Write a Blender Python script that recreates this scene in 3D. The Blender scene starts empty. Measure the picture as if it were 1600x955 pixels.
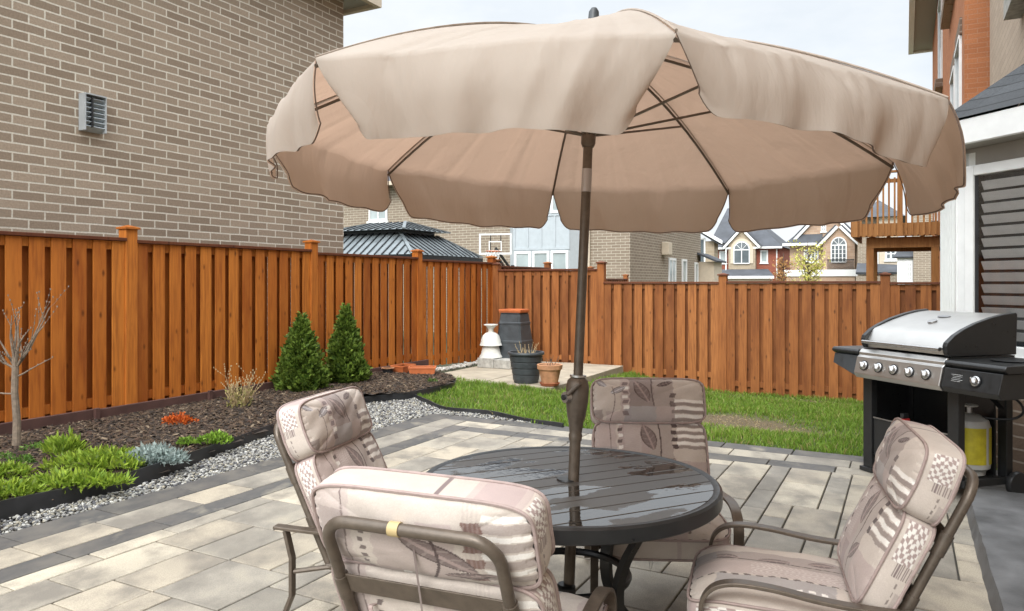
import bpy, math, random
import numpy as np
from mathutils import Vector, Matrix
random.seed(7); rng = np.random.default_rng(7)
scene = bpy.context.scene
COL = scene.collection
R = math.radians
TH = R(28.0); S, C_ = math.sin(TH), math.cos(TH)      # the plot's axes: p runs along the garden, q across it
HC = 1.53                                              # camera height
def W(q, p, z=0.0): return (S*p + C_*q, C_*p - S*q, z)
def PQ(x, y): return (C_*x - S*y, S*x + C_*y)          # -> (q, p)
def G(u, v, z=0.0):
    Y = (HC - z)*1155/(v - 440.0); return ((u - 800)/1155*Y, Y, z)
def onp(u, v, p):                                      # (q, z) of a point on the facade plane p = const
    k = (u - 800)/1155; q = (k*C_*p - S*p)/(C_ + k*S); Y = C_*p - S*q
    return q, HC + (440 - v)*Y/1155
def onq(u, v, q):                                      # (p, z) on the plane q = const
    k = (u - 800)/1155; p = (C_*q + k*S*q)/(k*C_ - S); Y = C_*p - S*q
    return p, HC + (440 - v)*Y/1155

# ------------------------------------------------------------------ materials
def newmat(name):
    m = bpy.data.materials.new(name); m.use_nodes = True
    nt = m.node_tree; b = nt.nodes['Principled BSDF']
    return m, nt, b
def N(nt, t, **kw):
    n = nt.nodes.new(t)
    for k, v in kw.items():
        if k in n.inputs: n.inputs[k].default_value = v
        else: setattr(n, k, v)
    return n
def L(nt, a, b): nt.links.new(a, b)
def rgba(c): return (c[0], c[1], c[2], 1)
def mixc(nt, fac, a, b, mode='MIX'):
    n = nt.nodes.new('ShaderNodeMix'); n.data_type = 'RGBA'; n.blend_type = mode
    for s, v in ((n.inputs[0], fac), (n.inputs[6], a), (n.inputs[7], b)):
        if hasattr(v, 'is_linked'): nt.links.new(v, s)
        elif isinstance(v, (int, float)): s.default_value = v
        else: s.default_value = rgba(v)
    return n.outputs[2]
def ramp(nt, src, stops):
    n = nt.nodes.new('ShaderNodeValToRGB'); e = n.color_ramp.elements
    while len(e) < len(stops): e.new(0.5)
    for el, (pos, c) in zip(e, stops):
        el.position = pos; el.color = rgba(c) if not isinstance(c, (int, float)) else (c, c, c, 1)
    nt.links.new(src, n.inputs[0]); return n.outputs[0]
def coords(nt, scale=(1, 1, 1), kind='Object'):
    t = nt.nodes.new('ShaderNodeTexCoord'); m = nt.nodes.new('ShaderNodeMapping')
    m.inputs['Scale'].default_value = scale; nt.links.new(t.outputs[kind], m.inputs[0]); return m.outputs[0]
def noise(nt, vec, scale, detail=4, rough=.55):
    n = N(nt, 'ShaderNodeTexNoise', Scale=scale, Detail=detail, Roughness=rough)
    if vec is not None: nt.links.new(vec, n.inputs['Vector'])
    return n.outputs['Fac']
def bump(nt, b, h, strength=.3, dist=.01):
    n = N(nt, 'ShaderNodeBump', Strength=strength, Distance=dist)
    nt.links.new(h, n.inputs['Height']); nt.links.new(n.outputs[0], b.inputs['Normal'])
def plain(name, c, rough=.6, metal=0.0, var=.15, scale=8.0, bmp=0.0, attr=False, spec=.5, bscale=None):
    m, nt, b = newmat(name)
    v = coords(nt); f = noise(nt, v, scale, 6)
    f = ramp(nt, f, [(.3, 0.0), (.7, 1.0)])
    if attr:
        a = N(nt, 'ShaderNodeAttribute', attribute_name='Col').outputs['Color']
        d = mixc(nt, 1.0, a, tuple([1 - var]*3), 'MULTIPLY'); col = mixc(nt, f, d, a)
    else:
        col = mixc(nt, f, tuple(x*(1 - var) for x in c), tuple(min(1, x*(1 + var)) for x in c))
    L(nt, col, b.inputs['Base Color'])
    b.inputs['Roughness'].default_value = rough; b.inputs['Metallic'].default_value = metal
    b.inputs['Specular IOR Level'].default_value = spec
    r = N(nt, 'ShaderNodeMapRange'); L(nt, f, r.inputs[0]); r.inputs[3].default_value = max(0, rough - .08); r.inputs[4].default_value = min(1, rough + .08)
    L(nt, r.outputs[0], b.inputs['Roughness'])
    if bmp: bump(nt, b, noise(nt, v, bscale or scale*8, 5), bmp, .004)
    return m
M = {}
def wood(name, c1, c2, c3, dark):
    m, nt, b = newmat(name)
    a = N(nt, 'ShaderNodeAttribute', attribute_name='Col').outputs['Color']
    sx = N(nt, 'ShaderNodeSeparateColor'); L(nt, a, sx.inputs[0])
    base = ramp(nt, sx.outputs[0], [(0, c1), (.5, c2), (1, c3)])
    tc = N(nt, 'ShaderNodeTexCoord').outputs['Object']
    off = N(nt, 'ShaderNodeVectorMath', operation='MULTIPLY'); L(nt, a, off.inputs[0]); off.inputs[1].default_value = (3, 5, 40)
    ad = N(nt, 'ShaderNodeVectorMath', operation='ADD'); L(nt, tc, ad.inputs[0]); L(nt, off.outputs[0], ad.inputs[1])
    mp = N(nt, 'ShaderNodeMapping', Scale=(14, 14, .9)); L(nt, ad.outputs[0], mp.inputs[0])
    g = noise(nt, mp.outputs[0], 3, 6, .6)
    col = mixc(nt, ramp(nt, g, [(.36, .6), (.6, 0.0)]), base, dark)
    mp2 = N(nt, 'ShaderNodeMapping', Scale=(5, 5, 1.3)); L(nt, ad.outputs[0], mp2.inputs[0])
    pt = noise(nt, mp2.outputs[0], 1.3, 3)
    col = mixc(nt, ramp(nt, pt, [(.4, 0.0), (.75, .55)]), col, c3)
    mp3 = N(nt, 'ShaderNodeMapping', Scale=(9, 9, 4)); L(nt, ad.outputs[0], mp3.inputs[0])
    vo = N(nt, 'ShaderNodeTexVoronoi', Scale=.9); L(nt, mp3.outputs[0], vo.inputs['Vector'])
    col = mixc(nt, ramp(nt, vo.outputs['Distance'], [(.05, .75), (.16, 0.0)]), col, tuple(x*.35 for x in c1))
    L(nt, col, b.inputs['Base Color']); b.inputs['Roughness'].default_value = .62
    b.inputs['Specular IOR Level'].default_value = .3
    bump(nt, b, g, .25, .004)
    return m
M['fence_warm'] = wood('fence_stain_warm', (.22, .054, .007), (.39, .106, .013), (.56, .190, .030), (.20, .046, .008))
M['fence_brown'] = wood('fence_stain_brown', (.15, .048, .014), (.27, .092, .024), (.40, .155, .046), (.12, .036, .011))
M['fence_cap'] = wood('fence_cap_stain', (.10, .028, .012), (.13, .04, .016), (.16, .055, .024), (.07, .018, .01))
M['deck_wood'] = wood('deck_stain', (.26, .11, .03), (.33, .15, .045), (.40, .19, .06), (.18, .07, .02))
def brick(name, c1, c2, mortar, bw=.335, rh=.1, ms=.008, bias=0.0, bmp=.5):
    m, nt, b = newmat(name)
    tc = N(nt, 'ShaderNodeTexCoord').outputs['Object']
    sp = N(nt, 'ShaderNodeSeparateXYZ'); L(nt, tc, sp.inputs[0])
    ad = N(nt, 'ShaderNodeMath', operation='ADD'); L(nt, sp.outputs[0], ad.inputs[0]); L(nt, sp.outputs[1], ad.inputs[1])
    cb = N(nt, 'ShaderNodeCombineXYZ'); L(nt, ad.outputs[0], cb.inputs[0]); L(nt, sp.outputs[2], cb.inputs[1])
    wob = N(nt, 'ShaderNodeTexNoise', Scale=4.0, Detail=2.0); L(nt, tc, wob.inputs['Vector'])
    wv = N(nt, 'ShaderNodeVectorMath', operation='SCALE'); L(nt, wob.outputs['Color'], wv.inputs[0]); wv.inputs['Scale'].default_value = .012
    av = N(nt, 'ShaderNodeVectorMath', operation='ADD'); L(nt, cb.outputs[0], av.inputs[0]); L(nt, wv.outputs[0], av.inputs[1])
    t = N(nt, 'ShaderNodeTexBrick', Scale=1.0); L(nt, av.outputs[0], t.inputs['Vector'])
    for k, v in (('Color1', c1), ('Color2', c2), ('Mortar', mortar)): t.inputs[k].default_value = rgba(v)
    t.inputs['Brick Width'].default_value = bw; t.inputs['Row Height'].default_value = rh
    t.inputs['Mortar Size'].default_value = ms; t.inputs['Mortar Smooth'].default_value = .15; t.inputs['Bias'].default_value = bias
    f = noise(nt, tc, 45, 5, .65); f2 = noise(nt, tc, .8, 3)
    col = mixc(nt, ramp(nt, f, [(.35, .32), (.65, 0.0)]), t.outputs['Color'], tuple(x*.5 for x in c1))
    col = mixc(nt, ramp(nt, f2, [(.35, .22), (.65, 0.0)]), col, tuple(x*.75 for x in c2))
    L(nt, col, b.inputs['Base Color']); b.inputs['Roughness'].default_value = .9
    b.inputs['Specular IOR Level'].default_value = .2
    h = N(nt, 'ShaderNodeMath', operation='MULTIPLY_ADD'); L(nt, t.outputs['Fac'], h.inputs[0]); h.inputs[1].default_value = -1.0; L(nt, f, h.inputs[2])
    bump(nt, b, h.outputs[0], bmp, .008)
    return m
M['brick_grey'] = brick('brick_greybrown', (.27, .207, .152), (.41, .325, .245), (.72, .67, .57), ms=.0095)
M['brick_far'] = brick('brick_far', (.25, .20, .15), (.31, .25, .19), (.62, .58, .48))
M['brick_orange'] = brick('brick_orange', (.42, .16, .07), (.50, .20, .09), (.45, .24, .15), .25, .075, .006)
M['brick_tan'] = brick('brick_tan', (.46, .36, .275), (.54, .43, .33), (.38, .31, .25), .33, .1, .007)
M['brick_base'] = brick('brick_base', (.19, .135, .10), (.23, .165, .12), (.42, .36, .30), .30, .1, .008)
M['brick_red'] = brick('brick_red', (.27, .08, .052), (.33, .11, .07), (.33, .2, .15), .3, .1, .006)
M['stone'] = brick('stone_facing', (.44, .365, .265), (.33, .265, .19), (.48, .42, .33), .55, .22, .012)
M['stone_pink'] = brick('stone_facing_pink', (.52, .37, .26), (.40, .27, .19), (.48, .4, .32), .5, .2, .012)
M['white'] = plain('white_paint', (.78, .79, .78), .45, var=.05)
M['siding'] = plain('pale_siding', (.80, .81, .79), .55, var=.05)
M['panel_grey'] = plain('pale_grey_panel', (.42, .465, .49), .5, var=.05)
M['soffit'] = plain('soffit_grey', (.33, .31, .28), .6, var=.06)
M['beige_trim'] = plain('beige_trim', (.55, .47, .36), .6, var=.06)
def shingle(name, c):
    m, nt, b = newmat(name)
    tc = N(nt, 'ShaderNodeTexCoord').outputs['Object']
    sp = N(nt, 'ShaderNodeSeparateXYZ'); L(nt, tc, sp.inputs[0])
    ad = N(nt, 'ShaderNodeMath', operation='ADD'); L(nt, sp.outputs[0], ad.inputs[0]); L(nt, sp.outputs[1], ad.inputs[1])
    cb = N(nt, 'ShaderNodeCombineXYZ'); L(nt, ad.outputs[0], cb.inputs[0]); L(nt, sp.outputs[2], cb.inputs[1])
    t = N(nt, 'ShaderNodeTexBrick', Scale=1.0); L(nt, cb.outputs[0], t.inputs['Vector'])
    t.inputs['Color1'].default_value = rgba(c); t.inputs['Color2'].default_value = rgba(tuple(x*1.45 for x in c)); t.inputs['Mortar'].default_value = rgba(tuple(x*.25 for x in c))
    t.inputs['Brick Width'].default_value = .36; t.inputs['Row Height'].default_value = .105; t.inputs['Mortar Size'].default_value = .006
    f = noise(nt, tc, 60, 4); col = mixc(nt, ramp(nt, f, [(.4, .4), (.6, 0.0)]), t.outputs['Color'], tuple(x*.5 for x in c))
    L(nt, col, b.inputs['Base Color']); b.inputs['Roughness'].default_value = .85
    bump(nt, b, t.outputs['Fac'], -.4, .01); return m
M['shingle'] = shingle('grey_shingle', (.055, .06, .066))
M['shingle_far'] = plain('grey_shingle_far', (.065, .07, .08), .85, var=.3, scale=1.2)
def glass(name, c=(.10, .12, .13)):
    m, nt, b = newmat(name)
    v = coords(nt); f = noise(nt, v, 1.3, 3)
    L(nt, mixc(nt, f, tuple(x*.5 for x in c), tuple(x*1.6 for x in c)), b.inputs['Base Color'])
    b.inputs['Roughness'].default_value = .06; b.inputs['Specular IOR Level'].default_value = .9; return m
M['pane'] = glass('window_pane'); M['pane_pale'] = glass('window_pane_pale', (.33, .38, .38))
def clear(name):
    m, nt, b = newmat(name); nt.nodes.remove(b); o = nt.nodes['Material Output']
    t = N(nt, 'ShaderNodeBsdfTransparent'); g = N(nt, 'ShaderNodeBsdfGlossy', Roughness=.03)
    fr = N(nt, 'ShaderNodeFresnel', IOR=1.4); x = N(nt, 'ShaderNodeMixShader')
    L(nt, fr.outputs[0], x.inputs[0]); L(nt, t.outputs[0], x.inputs[1]); L(nt, g.outputs[0], x.inputs[2]); L(nt, x.outputs[0], o.inputs[0]); return m
M['clear'] = clear('clear_glass')
M['frame_brown'] = plain('brown_powder_coat', (.125, .10, .078), .38, .35, .2, 30, .15)
M['black_metal'] = plain('black_powder_coat', (.016, .017, .018), .35, 0, .2, 20)
M['black_plastic'] = plain('black_plastic', (.02, .021, .023), .42, 0, .25, 12, .1)
M['dark_grey_plastic'] = plain('charcoal_plastic', (.045, .052, .058), .5, 0, .25, 9, .1)
M['steel'] = None
def steel(name, c, rough):
    m, nt, b = newmat(name)
    v = coords(nt, (1.5, 60, 60)); f = noise(nt, v, 4, 4); v2 = coords(nt); f2 = noise(nt, v2, 9, 5)
    L(nt, mixc(nt, f2, tuple(x*.8 for x in c), c), b.inputs['Base Color']); b.inputs['Metallic'].default_value = 1
    r = N(nt, 'ShaderNodeMapRange'); L(nt, f, r.inputs[0]); r.inputs[3].default_value = rough - .08; r.inputs[4].default_value = rough + .14
    L(nt, r.outputs[0], b.inputs['Roughness']); bump(nt, b, f, .04, .002); return m
M['steel'] = steel('brushed_steel', (.62, .61, .59), .36)
M['chrome'] = steel('chrome', (.55, .55, .55), .25)
M['galv'] = steel('galvanised', (.5, .51, .53), .35)
M['terracotta'] = plain('terracotta', (.46, .23, .12), .8, 0, .3, 9, .2)
M['terracotta_red'] = plain('terracotta_saucer', (.36, .11, .05), .7, 0, .2, 9)
M['orange_plastic'] = plain('orange_plastic', (.50, .14, .045), .55, 0, .15, 9)
M['urn'] = plain('white_plaster', (.62, .62, .58), .7, 0, .12, 8, .15)
M['block'] = plain('grey_concrete_block', (.36, .35, .32), .9, 0, .3, 14, .5)
M['tan_strap'] = plain('tan_vinyl', (.52, .40, .20), .5, 0, .1)
M['roof_metal'] = plain('gazebo_steel', (.22, .25, .26), .38, .6, .15, 5)
M['roof_seam'] = plain('gazebo_seam', (.012, .015, .018), .4, .3, .1, 5)
M['tank_white'] = plain('tank_enamel', (.42, .42, .40), .4, 0, .1, 9)
M['tank_yellow'] = plain('tank_label_yellow', (.42, .36, .02), .5, 0, .2, 16)
M['vent_grey'] = plain('vent_grey', (.42, .44, .45), .5, 0, .1)
M['louvre_grey'] = plain('louvre_grey', (.60, .59, .57), .55, 0, .08)
M['red_plastic'] = plain('red_plastic', (.5, .03, .03), .4, 0, .1)
M['bark_chip'] = plain('bark_mulch', (.1, .07, .05), .95, 0, .3, 20, .3, attr=True)
M['pebble'] = plain('pebble', (.3, .3, .3), .75, 0, .25, 40, .3, attr=True)
M['leafy'] = None
def leafmat(name, rough=.55, tr=.35):
    m, nt, b = newmat(name)
    a = N(nt, 'ShaderNodeAttribute', attribute_name='Col').outputs['Color']
    L(nt, a, b.inputs['Base Color']); b.inputs['Roughness'].default_value = rough; b.inputs['Specular IOR Level'].default_value = .3
    t = N(nt, 'ShaderNodeBsdfTranslucent'); L(nt, a, t.inputs[0]); x = N(nt, 'ShaderNodeMixShader', Fac=tr)
    L(nt, b.outputs[0], x.inputs[1]); L(nt, t.outputs[0], x.inputs[2]); L(nt, x.outputs[0], nt.nodes['Material Output'].inputs[0]); return m
M['leafy'] = leafmat('leaves')
M['twig'] = plain('grey_bark', (.20, .155, .115), .85, 0, .35, 30, .4)
M['trunk'] = plain('brown_bark', (.11, .08, .06), .9, 0, .35, 20, .4)
M['timber'] = plain('brown_border_board', (.085, .04, .032), .75, 0, .2, 7, .2)

def paver_mat():
    m, nt, b = newmat('concrete_paver')
    a = N(nt, 'ShaderNodeAttribute', attribute_name='Col').outputs['Color']
    tc = N(nt, 'ShaderNodeTexCoord').outputs['Object']
    off = N(nt, 'ShaderNodeVectorMath', operation='SCALE'); L(nt, a, off.inputs[0]); off.inputs['Scale'].default_value = 37.0
    ad = N(nt, 'ShaderNodeVectorMath', operation='ADD'); L(nt, tc, ad.inputs[0]); L(nt, off.outputs[0], ad.inputs[1])
    mp = N(nt, 'ShaderNodeMapping', Scale=(3.6, 2.6, 1)); L(nt, ad.outputs[0], mp.inputs[0])
    st = noise(nt, mp.outputs[0], 1.0, 5, .6); gr = noise(nt, tc, 160, 3); big = noise(nt, tc, .9, 4)
    col = mixc(nt, ramp(nt, st, [(.36, .72), (.58, 0.0)]), a, (.15, .135, .115))
    col = mixc(nt, ramp(nt, st, [(.56, 0.0), (.76, .5)]), col, (.50, .44, .33))
    col = mixc(nt, ramp(nt, gr, [(.4, .32), (.6, 0.0)]), col, (.10, .095, .085))
    col = mixc(nt, ramp(nt, big, [(.52, 0.0), (.68, .22)]), col, (.19, .18, .165))
    L(nt, col, b.inputs['Base Color'])
    r = N(nt, 'ShaderNodeMapRange'); L(nt, big, r.inputs[0]); r.inputs[1].default_value = .4; r.inputs[2].default_value = .65; r.inputs[3].default_value = .8; r.inputs[4].default_value = .5
    L(nt, r.outputs[0], b.inputs['Roughness']); bump(nt, b, gr, .25, .003); return m
M['paver'] = paver_mat()
M['joint'] = plain('joint_sand', (.06, .055, .045), .95, 0, .3, 30)
M['step_stone'] = plain('dark_step_stone', (.11, .112, .115), .6, 0, .4, 5, .5, bscale=50)
M['slab'] = plain('concrete_slab', (.36, .31, .235), .85, 0, .22, 3, .3, bscale=60)

def ground_mat(name, c1, c2, c3=None, sc=2.5):
    m, nt, b = newmat(name); v = coords(nt); f = noise(nt, v, sc, 8, .65); f2 = noise(nt, v, sc*18, 4)
    col = mixc(nt, ramp(nt, f, [(.35, 0.0), (.65, 1.0)]), c1, c2)
    col = mixc(nt, ramp(nt, f2, [(.45, .5), (.6, 0.0)]), col, tuple(x*.45 for x in c1))
    L(nt, col, b.inputs['Base Color']); b.inputs['Roughness'].default_value = .95; bump(nt, b, f2, .6, .02); return m
M['soil'] = ground_mat('dark_soil', (.045, .032, .024), (.075, .055, .042))
M['earth'] = ground_mat('far_ground', (.07, .085, .035), (.11, .10, .06), sc=.3)
def lawn_mat():
    m, nt, b = newmat('lawn_soil'); a = N(nt, 'ShaderNodeAttribute', attribute_name='Col').outputs['Color']
    f2 = noise(nt, coords(nt), 40, 5); col = mixc(nt, ramp(nt, f2, [(.42, .6), (.62, 0.0)]), a, (.05, .045, .02))
    L(nt, col, b.inputs['Base Color']); b.inputs['Roughness'].default_value = .95; bump(nt, b, f2, .6, .02); return m
M['lawn'] = lawn_mat()

def canopy_mat():
    m, nt, b = newmat('beige_canvas')
    v = coords(nt); w1 = noise(nt, v, 420, 2); f = noise(nt, v, 2.2, 5)
    c = mixc(nt, f, (.48, .425, .37), (.59, .53, .465))
    L(nt, c, b.inputs['Base Color']); b.inputs['Roughness'].default_value = .85; b.inputs['Specular IOR Level'].default_value = .2
    t = N(nt, 'ShaderNodeBsdfTranslucent'); t.inputs[0].default_value = (.53, .345, .245, 1)
    x = N(nt, 'ShaderNodeMixShader', Fac=.38); L(nt, b.outputs[0], x.inputs[1]); L(nt, t.outputs[0], x.inputs[2])
    L(nt, x.outputs[0], nt.nodes['Material Output'].inputs[0]); wm = N(nt, 'ShaderNodeMapping', Scale=(7, 7, 2.2)); L(nt, v, wm.inputs[0]); wn_ = N(nt, 'ShaderNodeTexNoise', Scale=1.0, Detail=5.0, Roughness=.5, Distortion=.25); L(nt, wm.outputs[0], wn_.inputs['Vector'])
    b1 = N(nt, 'ShaderNodeBump', Strength=.26, Distance=.06); L(nt, wn_.outputs['Fac'], b1.inputs['Height'])
    cm = N(nt, 'ShaderNodeMapping', Scale=(3.2, 3.2, 1.1), Rotation=(.25, .15, 0)); L(nt, v, cm.inputs[0])
    rn = N(nt, 'ShaderNodeTexNoise', Scale=1.6, Detail=2.0, Roughness=.45, Distortion=.3); rn.noise_type = 'RIDGED_MULTIFRACTAL'; L(nt, cm.outputs[0], rn.inputs['Vector'])
    rr_ = ramp(nt, rn.outputs['Fac'], [(.45, 0.0), (.95, 1.0)])
    b0 = N(nt, 'ShaderNodeBump', Strength=.35, Distance=.02); L(nt, rr_, b0.inputs['Height']); L(nt, b1.outputs[0], b0.inputs['Normal'])
    b2 = N(nt, 'ShaderNodeBump', Strength=.12, Distance=.002); L(nt, w1, b2.inputs['Height']); L(nt, b0.outputs[0], b2.inputs['Normal'])
    L(nt, b2.outputs[0], b.inputs['Normal']); L(nt, b0.outputs[0], t.inputs['Normal']); return m
M['canvas'] = canopy_mat()
M['trim_brown'] = plain('brown_binding', (.16, .115, .09), .8, 0, .2, 30)
def cushion_mat():
    m, nt, b = newmat('printed_cushion_fabric')
    a = N(nt, 'ShaderNodeAttribute', attribute_name='Col').outputs['Color']
    v = coords(nt); w1 = noise(nt, v, 500, 2); f = noise(nt, v, 14, 5)
    c = mixc(nt, ramp(nt, f, [(.35, .16), (.65, 0.0)]), a, (.30, .24, .22))
    c = mixc(nt, ramp(nt, w1, [(.4, .15), (.6, 0.0)]), c, (.25, .2, .19))
    L(nt, c, b.inputs['Base Color']); b.inputs['Roughness'].default_value = .9; b.inputs['Specular IOR Level'].default_value = .15
    b.inputs['Sheen Weight'].default_value = .15
    h = N(nt, 'ShaderNodeMath', operation='MULTIPLY_ADD'); L(nt, w1, h.inputs[0]); h.inputs[1].default_value = .12; L(nt, noise(nt, v, 16, 4), h.inputs[2])
    bump(nt, b, h.outputs[0], .22, .008); return m
M['cushion'] = cushion_mat()
M['piping'] = plain('mauve_piping', (.36, .28, .26), .85, 0, .15, 40)
def table_mat():
    m, nt, b = newmat('wet_brown_tabletop'); tc = N(nt, 'ShaderNodeTexCoord').outputs['Object']
    mp = N(nt, 'ShaderNodeMapping', Scale=(1.3, 2.6, 1), Location=(.6, .35, 0)); L(nt, tc, mp.inputs[0])
    f = noise(nt, mp.outputs[0], 1.7, 5, .5); g = noise(nt, tc, 60, 3)
    wet = ramp(nt, f, [(.485, 0.0), (.5, 1.0)])
    L(nt, mixc(nt, wet, (.062, .057, .051), (.02, .018, .016)), b.inputs['Base Color'])
    r = N(nt, 'ShaderNodeMapRange'); L(nt, wet, r.inputs[0]); r.inputs[3].default_value = .42; r.inputs[4].default_value = .02
    L(nt, r.outputs[0], b.inputs['Roughness']); sr_ = N(nt, 'ShaderNodeMapRange'); L(nt, wet, sr_.inputs[0]); sr_.inputs[3].default_value = .35; sr_.inputs[4].default_value = 1.0; L(nt, sr_.outputs[0], b.inputs['Specular IOR Level']); b.inputs['IOR'].default_value = 1.75
    k = N(nt, 'ShaderNodeMath', operation='MULTIPLY_ADD'); L(nt, wet, k.inputs[0]); k.inputs[1].default_value = 1.5
    L(nt, noise(nt, tc, 30, 2), k.inputs[2]); bump(nt, b, k.outputs[0], .10, .003); return m
M['tabletop'] = table_mat()

# ------------------------------------------------------------------ mesh helpers
class MB:
    def __init__(s): s.v = []; s.f = []; s.m = []; s.c = []; s.has = False
    def add(s, vs, fs, mi=0, col=None):
        o = len(s.v); s.v += [tuple(x) for x in vs]
        for f in fs: s.f.append([i + o for i in f]); s.m.append(mi); s.c.append(col)
        if col is not None: s.has = True
        return s
    def box(s, c, size, rot=None, mi=0, col=None):
        x, y, z = [k/2 for k in size]
        vs = [Vector((a*x, b*y, d*z)) for d in (-1, 1) for b in (-1, 1) for a in (-1, 1)]
        if rot is not None:
            if isinstance(rot, (int, float)): rot = Matrix.Rotation(rot, 3, 'Z')
            vs = [rot @ k for k in vs]
        vs = [k + Vector(c) for k in vs]
        return s.add(vs, [(0, 2, 3, 1), (4, 5, 7, 6), (0, 1, 5, 4), (2, 6, 7, 3), (0, 4, 6, 2), (1, 3, 7, 5)], mi, col)
    def mm(s, a, b, mi=0, col=None):
        return s.box([(a[i] + b[i])/2 for i in range(3)], [abs(b[i] - a[i]) for i in range(3)], None, mi, col)
    def bar(s, p0, p1, w, h, up=(0, 0, 1), mi=0, col=None):
        p0, p1 = Vector(p0), Vector(p1); d = p1 - p0; y = d.normalized(); x = y.cross(Vector(up))
        if x.length < 1e-4: x = y.cross(Vector((1, 0, 0)))
        x.normalize(); z = x.cross(y); m = Matrix((x, y, z)).transposed()
        return s.box((p0 + p1)/2, (w, d.length, h), m, mi, col)
    def prism(s, poly, ext, mi=0, col=None):
        n = len(poly); a = [Vector(k) for k in poly]; b = [k + Vector(ext) for k in a]
        fs = [list(range(n))[::-1], list(range(n, 2*n))] + [(i, (i + 1) % n, n + (i + 1) % n, n + i) for i in range(n)]
        return s.add(a + b, fs, mi, col)
    def tube(s, path, r, n=10, closed=False, mi=0, col=None, flat=1.0, ref=None):
        P = [Vector(k) for k in path]; m = len(P); rs = r if isinstance(r, (list, tuple)) else [r]*m
        vs = []; x = None
        for i in range(m):
            t = (P[(i + 1) % m] - P[i - 1]) if closed else (P[min(i + 1, m - 1)] - P[max(i - 1, 0)])
            t.normalize()
            if x is None:
                a = Vector((0, 0, 1)) if abs(t.z) < .9 else Vector((1, 0, 0)); x = t.cross(a).normalized()
            x = (x - t*x.dot(t)).normalized(); y = t.cross(x)
            for k in range(n):
                an = 2*math.pi*k/n; vs.append(P[i] + (x*math.cos(an) + y*math.sin(an)*flat)*rs[i])
        fs = []
        for i in range(m if closed else m - 1):
            j = (i + 1) % m
            for k in range(n): fs.append((i*n + k, i*n + (k + 1) % n, j*n + (k + 1) % n, j*n + k))
        if not closed: fs.append(list(range(n))[::-1]); fs.append([(m - 1)*n + k for k in range(n)])
        return s.add(vs, fs, mi, col)
    def band(s, path, w, h, side, mi=0, col=None):      # flat strap swept along a path, width along 'side'
        P = [Vector(k) for k in path]; sd = Vector(side).normalized(); m = len(P); vs = []
        for i in range(m):
            t = (P[min(i + 1, m - 1)] - P[max(i - 1, 0)]).normalized(); u = sd.cross(t).normalized()
            for a, b in ((-1, -1), (1, -1), (1, 1), (-1, 1)): vs.append(P[i] + sd*a*w/2 + u*b*h/2)
        fs = [(i*4 + k, i*4 + (k + 1) % 4, i*4 + 4 + (k + 1) % 4, i*4 + 4 + k) for i in range(m - 1) for k in range(4)]
        fs += [(3, 2, 1, 0), ((m - 1)*4, (m - 1)*4 + 1, (m - 1)*4 + 2, (m - 1)*4 + 3)]
        return s.add(vs, fs, mi, col)
    def lathe(s, prof, n=28, c=(0, 0, 0), mi=0, col=None, sq=None):
        vs = []; m = len(prof)
        for r, z in prof:
            for k in range(n):
                a = 2*math.pi*k/n; vs.append((c[0] + r*math.cos(a), c[1] + r*math.sin(a), c[2] + z))
        fs = [(i*n + k, i*n + (k + 1) % n, (i + 1)*n + (k + 1) % n, (i + 1)*n + k) for i in range(m - 1) for k in range(n)]
        if prof[0][0] > 1e-5: fs.append(list(range(n))[::-1])
        if prof[-1][0] > 1e-5: fs.append([(m - 1)*n + k for k in range(n)])
        return s.add(vs, fs, mi, col)
    def build(s, name, mats, parent=None, smooth=False, bevel=0.0, off=None, ang=35):
        me = bpy.data.meshes.new(name)
        vs = s.v if off is None else [(a - off[0], b - off[1], c - off[2]) for a, b, c in s.v]
        me.from_pydata(vs, [], s.f); mats = mats if isinstance(mats, (list, tuple)) else [mats]
        for m in mats: me.materials.append(M[m])
        if len(mats) > 1: me.polygons.foreach_set('material_index', s.m)
        if s.has:
            at = me.color_attributes.new('Col', 'FLOAT_COLOR', 'CORNER'); arr = []
            for f, c in zip(s.f, s.c):
                c = c if c is not None else (.5, .5, .5); arr += [c[0], c[1], c[2], 1]*len(f)
            at.data.foreach_set('color', arr)
        return finish(me, name, parent, smooth, bevel, ang)
def finish(me, name, parent, smooth, bevel=0.0, ang=35):
    if smooth:
        me.polygons.foreach_set('use_smooth', [True]*len(me.polygons))
        if ang < 180: me.set_sharp_from_angle(angle=R(ang))
    me.update(); o = bpy.data.objects.new(name, me); COL.objects.link(o)
    if parent: o.parent = parent
    if bevel:
        b = o.modifiers.new('bevel', 'BEVEL'); b.width = bevel; b.segments = 2; b.limit_method = 'ANGLE'; b.angle_limit = R(40)
    return o
def npmesh(name, V, F, mat, parent=None, colors=None, smooth=False, ang=180):
    V = np.asarray(V, np.float32); F = np.asarray(F, np.int32); me = bpy.data.meshes.new(name)
    k = F.shape[1]; me.vertices.add(len(V)); me.vertices.foreach_set('co', V.ravel())
    me.loops.add(F.size); me.loops.foreach_set('vertex_index', F.ravel())
    me.polygons.add(len(F)); me.polygons.foreach_set('loop_start', np.arange(0, F.size, k, dtype=np.int32))
    me.update(calc_edges=True); me.validate(); me.materials.append(M[mat])
    if colors is not None:
        at = me.color_attributes.new('Col', 'FLOAT_COLOR', 'POINT'); c4 = np.ones((len(V), 4), np.float32); c4[:, :3] = colors
        at.data.foreach_set('color', c4.ravel())
    return finish(me, name, parent, smooth, 0, ang)
def tag(o, label=None, cat=None, group=None, kind=None):
    if label: o['label'] = label
    if cat: o['category'] = cat
    if group: o['group'] = group
    if kind: o['kind'] = kind
    return o
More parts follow.
